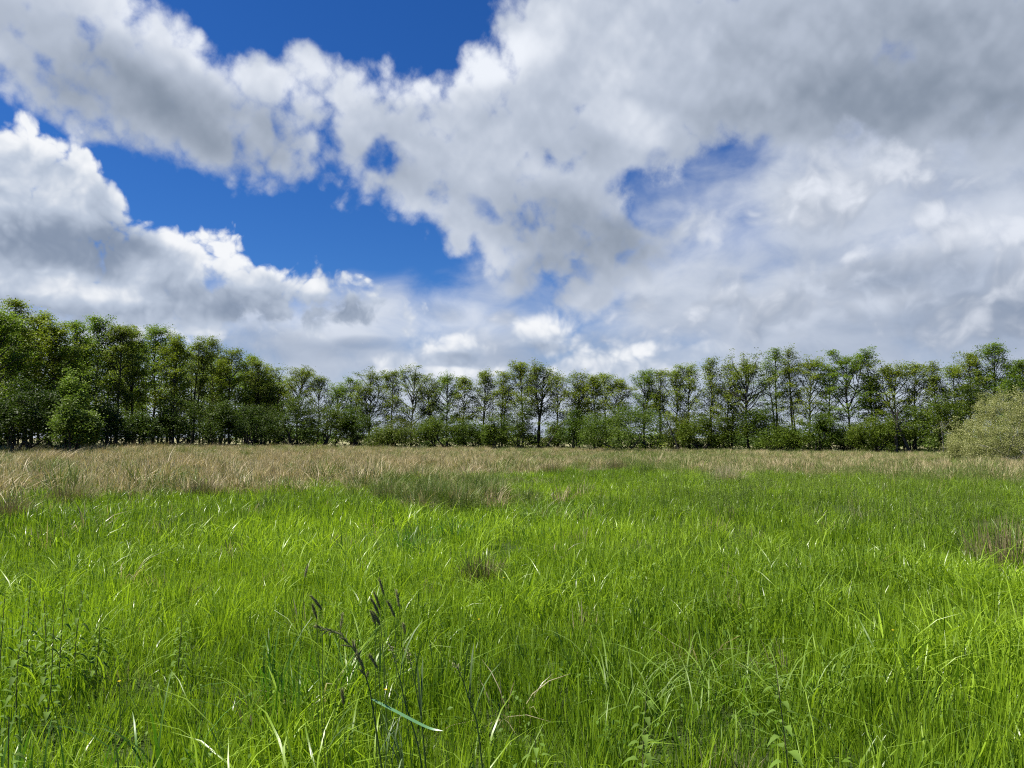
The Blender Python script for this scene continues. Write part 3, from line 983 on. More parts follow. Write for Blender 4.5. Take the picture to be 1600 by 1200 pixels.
# the depth of the wood behind its edge trees, one mass
def woodland():
    r = np.random.default_rng(5)
    mb, tb = MB(), MB()
    for k in range(150):
        px = r.uniform(-260, 430)
        d = 80 + 44 * (px / 400) + r.uniform(4, 34)
        x, y = at(px, d)
        z = gz(x, y)
        top = np.interp(px, [-260, 0, 40, 100, 240, 330, 400, 430], [470, 480, 492, 514, 524, 545, 572, 590])
        H = ((684 - top) / FPX * d + EYE - z) * r.uniform(0.85, 0.98)
        m = 26
        an = np.stack([x + r.normal(0, 1.5, m), y + r.normal(0, 1.5, m), z + H * r.uniform(0.12, 0.97, m)], -1)
        fill_leaves(mb, r, an, np.ones(m), 700, 0.42, 0.7)
        s = np.linspace(0, 1, 5)
        tb.tube(np.stack([x + 0.3 * np.sin(s * 3 + k), np.full(5, y), z + H * 0.9 * s], -1), 0.16 * (1 - 0.8 * s), 5)
    o = mb.build('woodland_depth', M_LEAF)
    o.color = (0.85, 0.95, 0.8, 1)
    tag(o, 'deep green mass of the wood behind its edge trees', kind='stuff')
    o2 = tb.build('woodland_trunks', M_BARK, o)


woodland()


# brambles, nettles and dead wood filling the foot of the row, one tangled mass with a few gaps
def undergrowth():
    r = np.random.default_rng(15)
    mb = MB()
    for px in np.arange(-60, 1720, 7.0):
        if min(abs(px - g) for g in (878, 1058, 1436, 648)) < 7:
            continue
        d = (row_dist(px) if px > 430 else 76 + 44 * (px / 400)) + r.uniform(1.5, 9)
        x, y = at(px, d)
        H = r.uniform(1.2, 3.4) * (1.5 if px < 430 else 1.0)
        m = 12
        an = np.stack([x + r.normal(0, 0.6, m), y + r.normal(0, 1.0, m), gz(x, y) + H * r.uniform(0.0, 1, m)], -1)
        fill_leaves(mb, r, an, np.ones(m), 300, 0.26, 0.30)
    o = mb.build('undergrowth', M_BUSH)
    o.color = (0.42, 0.48, 0.46, 1)  # leaf colour darkened to stand in for shadow low in the row
    tag(o, 'tangled undergrowth along the foot of the trees, shade put into its leaf colour', kind='stuff')


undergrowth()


# low thicket and distant trees behind the row
def far_wood():
    r = np.random.default_rng(8)
    mb = MB()
    for k in range(130):
        px = r.uniform(380, 1750)
        d = r.uniform(170, 240)
        x, y = at(px, d)
        H = r.uniform(2.2, 5.5)
        m = 10
        an = np.stack([x + r.normal(0, 2.2, m), y + r.normal(0, 2, m), gz(x, y) + H * r.uniform(0.1, 1, m)], -1)
        fill_leaves(mb, r, an, np.ones(m), 260, 0.6, 0.8)
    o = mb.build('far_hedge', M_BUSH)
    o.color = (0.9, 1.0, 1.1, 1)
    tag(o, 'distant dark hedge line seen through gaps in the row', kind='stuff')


far_wood()
# ---------------------------------------------------------------- meadow: grass, sedge and rushes as ground cover
protos = bpy.data.collections.new('clump_kinds')       # not linked to the scene: only a store of clump shapes

M_GRASS = grass_material('meadow_blades', (0.080, 0.156, 0.007), (0.325, 0.475, 0.028), (0.20, 0.17, 0.08), (0.42, 0.37, 0.22), rough=0.36, spec=0.5, trans=0.42)
M_RUSH = grass_material('rush_blades', (0.078, 0.122, 0.016), (0.165, 0.220, 0.036), (0.215, 0.165, 0.078), (0.57, 0.475, 0.27), rough=0.5, spec=0.3, trans=0.2)
M_HERB = grass_material('herb_leaves', (0.060, 0.130, 0.010), (0.170, 0.270, 0.030), (0.20, 0.17, 0.08), (0.42, 0.37, 0.22), rough=0.6, spec=0.2, trans=0.35)

KIND = {}


def proto(name, mb, mat):
    """store one clump; the number in the name fixes the order in which the collection lists them"""
    k = len(KIND)
    o = mb.build('%03d_%s' % (k, name), mat, coll=protos)
    KIND.setdefault(k, name)
    return k


def blade_clump(n, rad, hmin, hmax, wmin, wmax, bend, seed, seg=4, spread=0.35, long=0.0, mat=None, name='grass_clump', curl=1.8):
    r = np.random.default_rng(seed)
    mb = MB()
    a = r.random(n) * 6.283
    q = np.sqrt(r.random(n)) * rad
    base = np.stack([np.cos(a) * q, np.sin(a) * q, np.full(n, -0.02)], -1)
    yaw = a + r.normal(0, 1.1, n)
    H = r.uniform(hmin, hmax, n) * (1 - 0.25 * (q / rad))
    bd = np.abs(r.normal(0, 1, n)) * bend + spread * 0.15
    if long:
        far = r.random(n) < long
        bd = np.where(far, r.uniform(0.6, 1.15, n), bd)
        H = np.where(far, H * 1.25, H)
    mb.blades(base, yaw, H, bd, r.uniform(wmin, wmax, n), seg, twist=r.normal(0, 0.6, n), t=r.random(n), curl=curl)
    return proto(name, mb, mat or M_GRASS)


NEAR = [blade_clump(26, 0.13, 0.20, 0.42, 0.0045, 0.0110, 0.13, 10 + i) for i in range(5)]
NEAR_ARCH = [blade_clump(15, 0.14, 0.30, 0.55, 0.005, 0.010, 0.55, 30 + i, long=0.4) for i in range(4)]
FINE = [blade_clump(34, 0.15, 0.18, 0.34, 0.0028, 0.0048, 0.2, 40 + i) for i in range(3)]
MID = [blade_clump(34, 0.24, 0.20, 0.42, 0.007, 0.014, 0.16, 50 + i, seg=3) for i in range(5)]
MID_ARCH = [blade_clump(20, 0.24, 0.30, 0.52, 0.008, 0.016, 0.6, 60 + i, seg=3, long=0.45) for i in range(3)]
RUSH = [blade_clump(70, 0.19, 0.42, 0.82, 0.006, 0.011, 0.30, 70 + i, seg=3, mat=M_RUSH, name='rush_clump', curl=1.4, long=0.06) for i in range(6)]
RUSH_LOW = [blade_clump(60, 0.32, 0.22, 0.50, 0.007, 0.012, 0.5, 80 + i, seg=3, mat=M_RUSH, name='rush_clump', curl=1.5, long=0.2) for i in range(4)]


def herb(seed):
    """small broad-leaved plants near the ground"""
    r = np.random.default_rng(seed)
    mb = MB()
    n = 26
    c = np.stack([r.normal(0, 0.08, n), r.normal(0, 0.08, n), r.uniform(0.05, 0.25, n)], -1)
    L = r.uniform(0.02, 0.045, n)
    mb.leaves(c, L, L * 0.55, 0.9, r, 0.2 + 0.6 * r.random(n))
    return proto('herb', mb, M_HERB)


HERB = [herb(90 + i) for i in range(3)]


def stalk(seed):
    """flowering grass stalks with thin pale panicles"""
    r = np.random.default_rng(seed)
    mb = MB()
    n = 7
    base = np.stack([r.normal(0, 0.1, n), r.normal(0, 0.1, n), np.zeros(n)], -1)
    yaw = r.random(n) * 6.28
    H = r.uniform(0.45, 0.75, n)
    bd = np.abs(r.normal(0.12, 0.1, n))
    mb.blades(base, yaw, H, bd, np.full(n, 0.0035), 4, t=0.4)
    for k in range(n):
        for j in range(7):
            s = 0.78 + 0.035 * j
            p = base[k] + np.array([math.cos(yaw[k]) * bd[k] * H[k] * s ** 1.6, math.sin(yaw[k]) * bd[k] * H[k] * s ** 1.6, H[k] * s * 0.98])
            mb.leaves((p + r.normal(0, 0.006, (2, 3))), 0.028, 0.006, 0.2, r, 0.2)
    return proto('stalk', mb, M_RUSH)


STALK = [stalk(95 + i) for i in range(3)]


# low-frequency value noise on the ground plan
def vnoise(x, y, scale, seed, octaves=3):
    tot, amp, nrm = 0, 1.0, 0
    for o in range(octaves):
        r = np.random.default_rng(seed * 31 + o)
        g = r.random((64, 64))
        fx, fy = x * scale * 2 ** o + 17.3 * seed, y * scale * 2 ** o + 9.1 * seed
        ix, iy = np.floor(fx).astype(int), np.floor(fy).astype(int)
        tx, ty = fx - ix, fy - iy
        tx, ty = tx * tx * (3 - 2 * tx), ty * ty * (3 - 2 * ty)
        a, b = g[ix % 64, iy % 64], g[(ix + 1) % 64, iy % 64]
        c, d = g[ix % 64, (iy + 1) % 64], g[(ix + 1) % 64, (iy + 1) % 64]
        tot = tot + amp * ((a * (1 - tx) + b * tx) * (1 - ty) + (c * (1 - tx) + d * tx) * ty)
        nrm += amp
        amp *= 0.5
    return tot / nrm


def scatter_tree():
    g = bpy.data.node_groups.new('scatter_clumps', 'GeometryNodeTree')
    g.interface.new_socket('Geometry', in_out='INPUT', socket_type='NodeSocketGeometry')
    g.interface.new_socket('Geometry', in_out='OUTPUT', socket_type='NodeSocketGeometry')
    T = NT(g)
    gi, go = T.new('NodeGroupInput'), T.new('NodeGroupOutput')
    ci = T.new('GeometryNodeCollectionInfo')
    ci.inputs['Collection'].default_value = protos
    ci.inputs['Separate Children'].default_value = True
    ci.inputs['Reset Children'].default_value = True

    def named(nm, ty):
        nd = T.new('GeometryNodeInputNamedAttribute', data_type=ty)
        nd.inputs['Name'].default_value = nm
        return nd.outputs[0]
    iop = T.new('GeometryNodeInstanceOnPoints')
    T.l.new(gi.outputs[0], iop.inputs['Points'])
    T.l.new(ci.outputs[0], iop.inputs['Instance'])
    iop.inputs['Pick Instance'].default_value = True
    T.l.new(named('kindex', 'INT'), iop.inputs['Instance Index'])
    e2r = T.new('FunctionNodeEulerToRotation')
    T.l.new(named('turn', 'FLOAT_VECTOR'), e2r.inputs[0])
    T.l.new(e2r.outputs[0], iop.inputs['Rotation'])
    T.l.new(named('size', 'FLOAT_VECTOR'), iop.inputs['Scale'])
    T.l.new(iop.outputs[0], go.inputs[0])
    return g


SCATTER = scatter_tree()


def cover(name, label, x, y, kind, scale, tint, dry, tilt=0.12, zs=None, seed=1):
    r = np.random.default_rng(seed)
    n = len(x)
    me = bpy.data.meshes.new(name)
    me.vertices.add(n)
    me.vertices.foreach_set('co', np.stack([x, y, ground(x, y)], -1).astype(np.float32).ravel())
    for nm, ty, val in (('kindex', 'INT', np.asarray(kind, np.int32)), ('itint', 'FLOAT', np.asarray(tint, np.float32)), ('dry', 'FLOAT', np.asarray(dry, np.float32))):
        me.attributes.new(nm, ty, 'POINT').data.foreach_set('value', val)
    rot = np.stack([r.normal(0, tilt, n), r.normal(0, tilt, n), r.random(n) * 6.283], -1).astype(np.float32)
    me.attributes.new('turn', 'FLOAT_VECTOR', 'POINT').data.foreach_set('vector', rot.ravel())
    sc = np.stack([scale, scale, scale if zs is None else scale * zs], -1).astype(np.float32)
    me.attributes.new('size', 'FLOAT_VECTOR', 'POINT').data.foreach_set('vector', sc.ravel())
    o = bpy.data.objects.new(name, me)
    col.objects.link(o)
    md = o.modifiers.new('scatter', 'NODES')
    md.node_group = SCATTER
    tag(o, label, kind='stuff')
    return o


def wedge(n, y0, y1, r, slope=0.74, pad=1.2, power=1.0):
    """random points in the widening strip the camera and a step beside it can see"""
    xs, ys = [], []
    while sum(map(len, xs)) < n:
        m = n * 2
        y = y0 + (y1 - y0) * r.random(m) ** power
        w = slope * y + pad
        keep = r.random(m) < w / (slope * y1 + pad)
        y, w = y[keep], w[keep]
        x = (r.random(len(y)) * 2 - 1) * w
        xs.append(x)
        ys.append(y)
    return np.concatenate(xs)[:n], np.concatenate(ys)[:n]


def rush_edge(x, y):
    """> 0 inside the straw-coloured rush belt, scaled by metres behind its uneven front edge"""
    a = np.arctan2(x, y)
    px = 800 + FPX * np.tan(a)
    front = np.interp(px, [-400, 0, 60, 150, 300, 420, 520, 640, 800, 900, 1000, 1150, 1300, 1450, 1600, 2000],
                      [12, 13.5, 15.0, 18.5, 20.0, 21.5, 26, 27, 30, 36, 36, 33, 29, 28, 28, 26])
    return y - front + (vnoise(x, y, 0.22, 4) - 0.5) * 11.0


def meadow():
    r = np.random.default_rng(21)
    # near
    x, y = wedge(7200, 1.2, 10.0, r, power=0.75)
    big = vnoise(x, y, 0.35, 2)
    fine = vnoise(x, y, 0.9, 3)
    u = r.random(len(x))
    kind = np.where(u < 0.60, r.choice(NEAR, len(x)), np.where(u < 0.66, r.choice(NEAR_ARCH, len(x)), np.where(u < 0.96, r.choice(FINE, len(x)), r.choice(HERB, len(x)))))
    kind = np.where((fine > 0.62) & (u < 0.2), r.choice(NEAR_ARCH, len(x)), kind)
    kind = np.where((fine < 0.30) & (u < 0.15), r.choice(HERB, len(x)), kind)
    tint = np.clip(0.5 + (big - 0.5) * 2.6 + r.normal(0, 0.30, len(x)), 0, 1)
    sc = r.uniform(0.75, 1.15, len(x)) * (0.55 + 0.9 * fine) * (0.97 + 0.14 * sstep(-1, 2.5, x))
    dry = np.where(r.random(len(x)) < 0.012, 0.7, 0.0)
    cover('meadow_grass', 'lush bright green grass of the meadow foreground', x, y, kind, sc, tint, dry, 0.14, seed=31)
    # middle
    x, y = wedge(21000, 9.0, 40.0, r)
    e = rush_edge(x, y)
    keep = e + r.normal(0, 1.5, len(x)) < 2.0
    x, y, e = x[keep], y[keep], e[keep]
    big = vnoise(x, y, 0.2, 5)
    fine = vnoise(x, y, 0.6, 6)
    u = r.random(len(x))
    kind = np.where(u < 0.82, r.choice(MID, len(x)), np.where(u < 0.96, r.choice(MID_ARCH, len(x)), r.choice(STALK, len(x))))
    px = 800 + FPX * x / y
    right = sstep(850, 1150, px)
    kind = np.where((r.random(len(x)) < 0.25 * right) & (y > 13), r.choice(STALK, len(x)), kind)
    tint = np.clip(0.48 + (big - 0.5) * 2.4 + r.normal(0, 0.26, len(x)) - 0.22 * right, 0, 1)
    sc = r.uniform(0.75, 1.2, len(x)) * (0.5 + 1.0 * fine)
    dry = np.where(r.random(len(x)) < 0.015 + 0.05 * sstep(-6, 2, e), 0.7, 0.1 * right)
    cover('far_meadow_grass', 'green grass of the middle meadow thinning towards the rushes', x, y, kind, sc, tint, dry, 0.14, seed=32)
    # rush belt
    x, y = wedge(19000, 12.0, 100.0, r, power=0.9)
    e = rush_edge(x, y)
    edge_d = np.interp(800 + FPX * x / y, [-300, 0, 400, 540, 1600, 2000], [62, 70, 110, 114, 96, 90])
    keep = (e + r.normal(0, 1.4, len(x)) > 0) & (y < edge_d + 3)
    x, y, e = x[keep], y[keep], e[keep]
    px = 800 + FPX * x / y
    pat = vnoise(x, y, 0.13, 7)
    pat2 = vnoise(x, y, 0.5, 8)
    u = r.random(len(x))
    big = vnoise(x, y, 0.07, 9)
    kind = np.where(u < 0.62, r.choice(RUSH, len(x)), r.choice(RUSH_LOW, len(x)))
    green = 0.18 + 0.30 * sstep(700, 950, px) + 0.25 * sstep(0.52, 0.68, pat) + 0.12 * sstep(40, 70, y) + 0.35 * sstep(0.52, 0.7, big)
    dry = np.where(r.random(len(x)) < green, r.uniform(0.1, 0.5, len(x)), r.uniform(0.55, 1.0, len(x)))
    sc = r.uniform(0.6, 1.2, len(x)) * (0.35 + 1.25 * pat2) * np.interp(y, [15, 60, 100], [0.95, 0.9, 1.05])
    sc = sc * np.interp(e, [-2, 2, 12, 25], [0.8, 1.25, 1.15, 0.95]) * np.interp(px, [150, 500, 900, 1600], [1.15, 1.0, 0.8, 0.85])
    # broad patch of green rushes running forward into the grass left of centre
    gp = r.normal(690, 75, 360)
    gy = 16 + 11 * r.random(360) ** 1.1
    gx = (gp - 800) / FPX * gy
    kp = vnoise(gx, gy, 0.5, 12) > 0.40
    gx, gy = gx[kp], gy[kp]
    k = len(gx)
    x, y = np.concatenate([x, gx]), np.concatenate([y, gy])
    kind = np.concatenate([kind, r.choice(RUSH, k)])
    sc = np.concatenate([sc, r.uniform(0.65, 1.1, k)])
    dry = np.concatenate([dry, np.where(r.random(k) < 0.12, 0.8, r.uniform(0.0, 0.35, k))])
    pat2 = np.concatenate([pat2, r.uniform(0.2, 0.7, k)])
    wide = np.interp(y, [15, 30, 60, 100], [1.25, 1.45, 1.6, 1.8])
    o = cover('rush_bed', 'straw coloured rushes and dead grass across the far meadow', x, y, kind, sc * wide, np.clip(0.45 + 1.2 * (pat2 - 0.5) + r.normal(0, 0.22, len(x)), 0, 1), dry, 0.16, zs=1 / wide, seed=33)


meadow()


# ---------------------------------------------------------------- tussocks that stand out
M_TUS_DRY = simple('dead_rush', (0.23, 0.18, 0.095), 0.6, 0.2, 0.15)
M_TUS_DARK = simple('brown_rush', (0.140, 0.108, 0.055), 0.65, 0.2, 0.1)
M_TUS_GRN = simple('green_rush', (0.120, 0.175, 0.028), 0.5, 0.3, 0.2)
M_TUS_PALE = simple('pale_rush', (0.40, 0.33, 0.22), 0.6, 0.2, 0.15)


def tussock(label, px, d, rad, h, n, mats, seed, bend=0.35):
    r = np.random.default_rng(seed)
    x, y = at(px, d)
    root = thing('rush_tussock', label, 'tussock', (x, y, gz(x, y)), 'rush tussocks')
    for nm, m, frac, hh in mats:
        mb = MB()
        k = int(n * frac)
        a = r.random(k) * 6.283
        q = np.sqrt(r.random(k)) * rad * 0.55
        base = np.stack([np.cos(a) * q, np.sin(a) * q, np.full(k, -0.02)], -1)
        mb.blades(base, a + r.normal(0, 0.5, k), r.uniform(0.55, 1.05, k) * h * hh, np.abs(r.normal(0.12, 1, k) * bend), r.uniform(0.004, 0.008, k), 3, t=r.random(k), curl=1.35, tip=0.2)
        mb.build(nm, m, root)


tussock('isolated small brown tussock in the green grass near the picture centre', 752, 8.6, 0.34, 0.46, 420, [('dead_blades', M_TUS_DARK, 0.7, 1), ('green_blades', M_TUS_GRN, 0.3, 1.1)], 1, 0.4)
tussock('straw-brown tussock of upright stalks at the right edge of the grass', 1576, 9.4, 0.95, 0.74, 560, [('dead_blades', M_TUS_DRY, 0.75, 1), ('green_blades', M_TUS_GRN, 0.25, 0.9)], 2, 0.3)
tussock('large dark green tussock at the front of the rushes, left of centre', 690, 17.5, 0.95, 0.78, 900, [('green_blades', M_TUS_GRN, 0.85, 1), ('dead_blades', M_TUS_DRY, 0.15, 0.9)], 3, 0.35)
tussock('dark green tussock right beside the largest one', 752, 19.0, 0.75, 0.85, 700, [('green_blades', M_TUS_GRN, 0.85, 1), ('dead_blades', M_TUS_DRY, 0.15, 0.9)], 4, 0.3)
tussock('olive tussock with straw blades just left of the largest green one', 610, 19.5, 0.7, 0.7, 600, [('green_blades', M_TUS_GRN, 0.5, 1), ('dead_blades', M_TUS_DRY, 0.5, 1)], 5, 0.4)
tussock('brown tussock with a dark foot at the front left end of the rushes', 22, 15.3, 0.7, 0.66, 700, [('dead_blades', M_TUS_DRY, 0.6, 1), ('dark_blades', M_TUS_DARK, 0.4, 0.85)], 6, 0.35)
tussock('straw tussock leaning over the grass below the pale hawthorn', 120, 17.8, 0.8, 0.7, 700, [('dead_blades', M_TUS_DRY, 0.85, 1), ('green_blades', M_TUS_GRN, 0.15, 0.8)], 7, 0.5)
tussock('wide brown tussock at the rush edge before the middle of the left wood', 325, 20.5, 0.9, 0.72, 800, [('dead_blades', M_TUS_DRY, 0.65, 1), ('dark_blades', M_TUS_DARK, 0.25, 0.8), ('green_blades', M_TUS_GRN, 0.1, 0.8)], 8, 0.4)
tussock('pale straw tussock with blades combed to the right, below the palest twiggy alders', 1135, 27.0, 0.9, 0.75, 800, [('dead_blades', M_TUS_PALE, 0.9, 1), ('green_blades', M_TUS_GRN, 0.1, 0.8)], 9, 0.6)
tussock('reddish brown tussock before the large light green bush', 962, 38.0, 0.85, 0.75, 650, [('dead_blades', M_TUS_DARK, 0.6, 1), ('straw_blades', M_TUS_DRY, 0.4, 1)], 10, 0.35)
tussock('small brown tussock before the black-trunked alder', 866, 33.0, 0.8, 0.66, 600, [('dead_blades', M_TUS_DARK, 0.6, 1), ('straw_blades', M_TUS_DRY, 0.4, 1)], 11, 0.4)
tussock('dark green upright tussock among straw, left of the pale combed one', 1010, 31.0, 0.6, 0.8, 500, [('green_blades', M_TUS_GRN, 0.9, 1), ('dead_blades', M_TUS_DRY, 0.1, 0.8)], 12, 0.2)
# ---------------------------------------------------------------- plants standing out in the foreground
M_HEAD = simple('seed_head', (0.165, 0.160, 0.080), 0.7, 0.2, 0.1)
M_HEADP = simple('pale_seed_head', (0.26, 0.25, 0.14), 0.7, 0.2, 0.2)
M_STEM = simple('grass_stem', (0.075, 0.125, 0.030), 0.45, 0.35, 0.15)
M_BENT = simple('blue_green_leaf', (0.11, 0.24, 0.10), 0.35, 0.6, 0.2)
M_NETTLE = simple('nettle_leaf', (0.120, 0.195, 0.030), 0.7, 0.15, 0.35)
M_NSTEM = simple('nettle_stem', (0.110, 0.105, 0.050), 0.6, 0.25, 0.0)
M_YELLOW = simple('buttercup_petal', (0.75, 0.55, 0.02), 0.3, 0.5, 0.3)


def space(px, py, d):
    """point in the world on the ray of a picture point, at depth d along y"""
    v = ray(px, py)
    return np.array([v.x / v.y * d, d, EYE + v.z / v.y * d])


def spline(pts, n=24):
    """smooth curve through points (Catmull-Rom)"""
    P_ = np.asarray(pts, float)
    P_ = np.concatenate([2 * P_[:1] - P_[1:2], P_, 2 * P_[-1:] - P_[-2:-1]])
    m = len(P_) - 3
    t = np.linspace(0, m - 1e-6, n)
    i = t.astype(int)
    f = (t - i)[:, None]
    a, b, c, d = P_[i], P_[i + 1], P_[i + 2], P_[i + 3]
    return 0.5 * (2 * b + (c - a) * f + (2 * a - 5 * b + 4 * c - d) * f ** 2 + (3 * b - 3 * c + d - a) * f ** 3)


def spike(mb, curve, rad, r, n=150, L=0.011):
    """cylindrical flower spike of many bristly scales along a curve"""
    k = len(curve)
    s = np.linspace(0, 1, k)
    rr = rad * np.sqrt(np.clip(np.sin(np.pi * np.clip(s * 0.93 + 0.05, 0, 1)), 0, 1)) + rad * 0.1
    mb.tube(curve, rr, 8, 0.3)
    t = r.random(n)
    c = np.stack([np.interp(t, s, curve[:, q]) for q in range(3)], -1)
    a = r.random(n) * 6.283
    ax = curve[-1] - curve[0]
    ax /= np.linalg.norm(ax)
    u = np.cross(ax, [0.3, 0.2, 0.9])
    u /= np.linalg.norm(u)
    w = np.cross(ax, u)
    rad_d = u * np.cos(a)[:, None] + w * np.sin(a)[:, None]
    rt = np.interp(t, s, rr)[:, None]
    p0 = c + rad_d * rt * 0.8
    p1 = p0 + (ax * 0.8 + rad_d * 0.55) * L * r.uniform(0.6, 1.3, (n, 1))
    sd_w = np.cross(ax, rad_d) * 0.0011
    v = np.stack([p0 - sd_w, p0 + sd_w, p1 + sd_w * 0.25, p1 - sd_w * 0.25], 1).reshape(-1, 3)
    mb.add(v, np.arange(4 * n).reshape(-1, 4), r.random(n))


def foxtail(label, top, low, d, seed, pale=False, foot=None, rad=0.0042):
    """meadow foxtail: head between picture points top and low, stem down to the ground"""
    r = np.random.default_rng(seed)
    a, b = space(*top, d), space(*low, d)
    fx, fy = (b[0] + (b[0] - a[0]) * r.uniform(1.5, 4) + r.normal(0, 0.04), d + r.normal(0, 0.08)) if foot is None else foot
    g = np.array([fx, fy, gz(fx, fy)])
    root = thing('foxtail_grass', label, 'grass stalk', g, 'foxtail stalks in the foreground')
    mid = b * 0.5 + g * 0.5 + (b - a) * -0.6 * np.array([1, 0, 0])
    st = spline([g, mid, b], 14) - g
    mb = MB()
    mb.tube(st, np.linspace(0.0019, 0.0011, 14), 5, 0.5)
    mb.build('stem', M_STEM, root, smooth=True)
    hb = MB()
    s = np.linspace(0, 1, 8)[:, None]
    spike(hb, (b * (1 - s) + a * s) - g + np.array([0, 0, 0.002]) * np.sin(s * 3.1), rad, r)
    hb.build('seed_head', M_HEADP if pale else M_HEAD, root)
    lf = MB()
    lf.blades(st[4:6] * 1.0, np.array([r.random() * 6.28, r.random() * 6.28]), np.array([0.22, 0.17]), np.array([0.5, 0.7]), np.array([0.006, 0.005]), 4)
    lf.build('leaves', M_STEM, root)


FOX = [
    ('dark foxtail head leaning left, upper one of the separate pair on the left', (486, 931), (503, 953), 3.2, False, 0.0052),
    ('dark foxtail head pointing up, lower one of the separate pair on the left', (488, 945), (495, 967), 3.15, False, 0.0046),
    ('faint slender foxtail head standing highest in the dark cluster', (592, 903), (600, 930), 3.5, False, 0.0038),
    ('dark foxtail head second from the top of the cluster', (585, 927), (594, 951), 3.3, False, 0.0042),
    ('dark thick foxtail head in the middle of the cluster', (580, 936), (592, 960), 3.2, False, 0.0046),
    ('dark foxtail head lowest left in the cluster', (579, 955), (587, 976), 3.15, False, 0.0042),
    ('dark foxtail head lowest right in the cluster, crossing its neighbour', (583, 956), (594, 977), 3.18, False, 0.0046),
    ('dark foxtail head on the right of the cluster, tilted left', (606, 940), (617, 964), 3.2, False, 0.0042),
    ('pale flowering foxtail head right of the dark cluster', (619, 923), (624, 949), 3.3, True, 0.0046),
    ('dark short foxtail head alone right of the drooping sedge', (577, 1023), (590, 1045), 2.9, False, 0.0044),
    ('pale foxtail head far behind, left of all the dark heads', (481, 883), (476, 902), 4.2, True, 0.006),
    ('thin pale foxtail head behind the top of the drooping sedge', (535, 959), (532, 984), 3.6, True, 0.004),
    ('brownish upright foxtail head below the drooping sedge', (534, 1079), (537, 1100), 2.8, False, 0.0042),
    ('small dull foxtail head right of the pale flowering one', (630, 975), (633, 990), 3.3, True, 0.004),
]
for i, (lab, a, b, d, pale, rad) in enumerate(FOX):
    foxtail(lab, a, b, d, 40 + i, pale, rad=rad * 0.86)


def drooping_sedge():
    d = 3.0
    r = np.random.default_rng(3)
    pts = [space(598, 1215, d), space(580, 1092, d), space(577, 1077, d), space(568, 1047, d), space(556, 1020, d), space(529, 990, d), space(494, 979, d)]
    fx = pts[0][0] + 0.03
    g = np.array([fx, d, gz(fx, d)])
    root = thing('drooping_grass', 'tall stalk with a long dark drooping seed head curving over to the left', 'grass stalk', g)
    c = spline([g] + pts, 40) - g
    mb = MB()
    mb.tube(c, np.linspace(0.0042, 0.0012, 40), 6, 0.4)
    mb.build('stem', M_STEM, root, smooth=True)
    hb = MB()
    top = c[20:]
    for k in range(30):
        f = k / 30
        p = np.array([np.interp(f, np.linspace(0, 1, 20), top[:, q]) for q in range(3)])
        p2 = np.array([np.interp(min(1, f + 0.06), np.linspace(0, 1, 20), top[:, q]) for q in range(3)])
        dr = (p2 - p) / (np.linalg.norm(p2 - p) + 1e-6)
        ln = 0.034 * (1 - 0.45 * f)
        off = r.normal(0, 1, 3) * 0.35
        s = np.linspace(0, 1, 5)[:, None]
        cv = p + (dr + off) * ln * s + np.array([0, 0, -0.004]) * s ** 2
        spike(hb, cv, 0.0031 * (1 - 0.4 * f), r, 30, 0.010)
    hb.build('seed_head', M_HEAD, root)
    # the long bent leaf that catches the sky
    cv = spline([space(579, 1091, d), space(616, 1110, d - 0.03), space(667, 1136, d - 0.06), space(692, 1142, d - 0.08)], 14) - g
    wd = np.interp(np.linspace(0, 1, 14), [0, .1, .5, .8, 1], [0.002, .0050, .0060, .0038, .0006])
    sd_v = np.array([0.15, 0.75, 0.65])
    lm = MB()
    v = np.stack([cv - sd_v * wd[:, None], cv + sd_v * wd[:, None]], 1).reshape(-1, 3)
    i = np.arange(13)[:, None] * 2
    lm.add(v, np.concatenate([i, i + 1, i + 3, i + 2], 1), 0.7)
    lm.build('bent_leaf', M_BENT, root)


drooping_sedge()


def tall_stem(label, pts, d, seed):
    r = np.random.default_rng(seed)
    w = [space(*p, d) for p in pts]
    g = np.array([w[0][0] + 0.05, d, gz(w[0][0], d)])
    root = thing('grass_stem', label, 'grass stalk', g)
    c = spline([g] + w, 24) - g
    mb = MB()
    mb.tube(c, np.linspace(0.0042, 0.0014, 24), 6, 0.4)
    mb.build('stem', M_STEM, root, smooth=True)
    lb = MB()
    for f in (8, 12, 16):
        lb.blades(c[f:f + 1], np.array([r.random() * 6.28]), np.array([0.24]), np.array([0.5]), np.array([0.008]), 4)
    lb.build('leaves', M_STEM, root)
    hb = MB()
    k = 40
    t = r.uniform(0.84, 1.0, k)
    p = np.stack([np.interp(t, np.linspace(0, 1, 24), c[:, q]) for q in range(3)], -1) + r.normal(0, 0.008, (k, 3))
    hb.leaves(p, 0.012, 0.004, 0.1, r)
    hb.build('panicle', M_HEADP, root)


tall_stem('dark slanting stem rising behind the bent blue-green leaf, left of its twin', [(658, 1190), (633, 1098), (622, 1050), (607, 1000)], 3.0, 1)
tall_stem('dark slanting stem crossing the end of the bent blue-green leaf, right twin', [(660, 1140), (657, 1115), (646, 1056), (635, 1010)], 3.05, 2)
tall_stem('green stem slanting alone right of the seed heads', [(748, 1150), (735, 1100), (722, 1060), (708, 1030)], 3.1, 3)


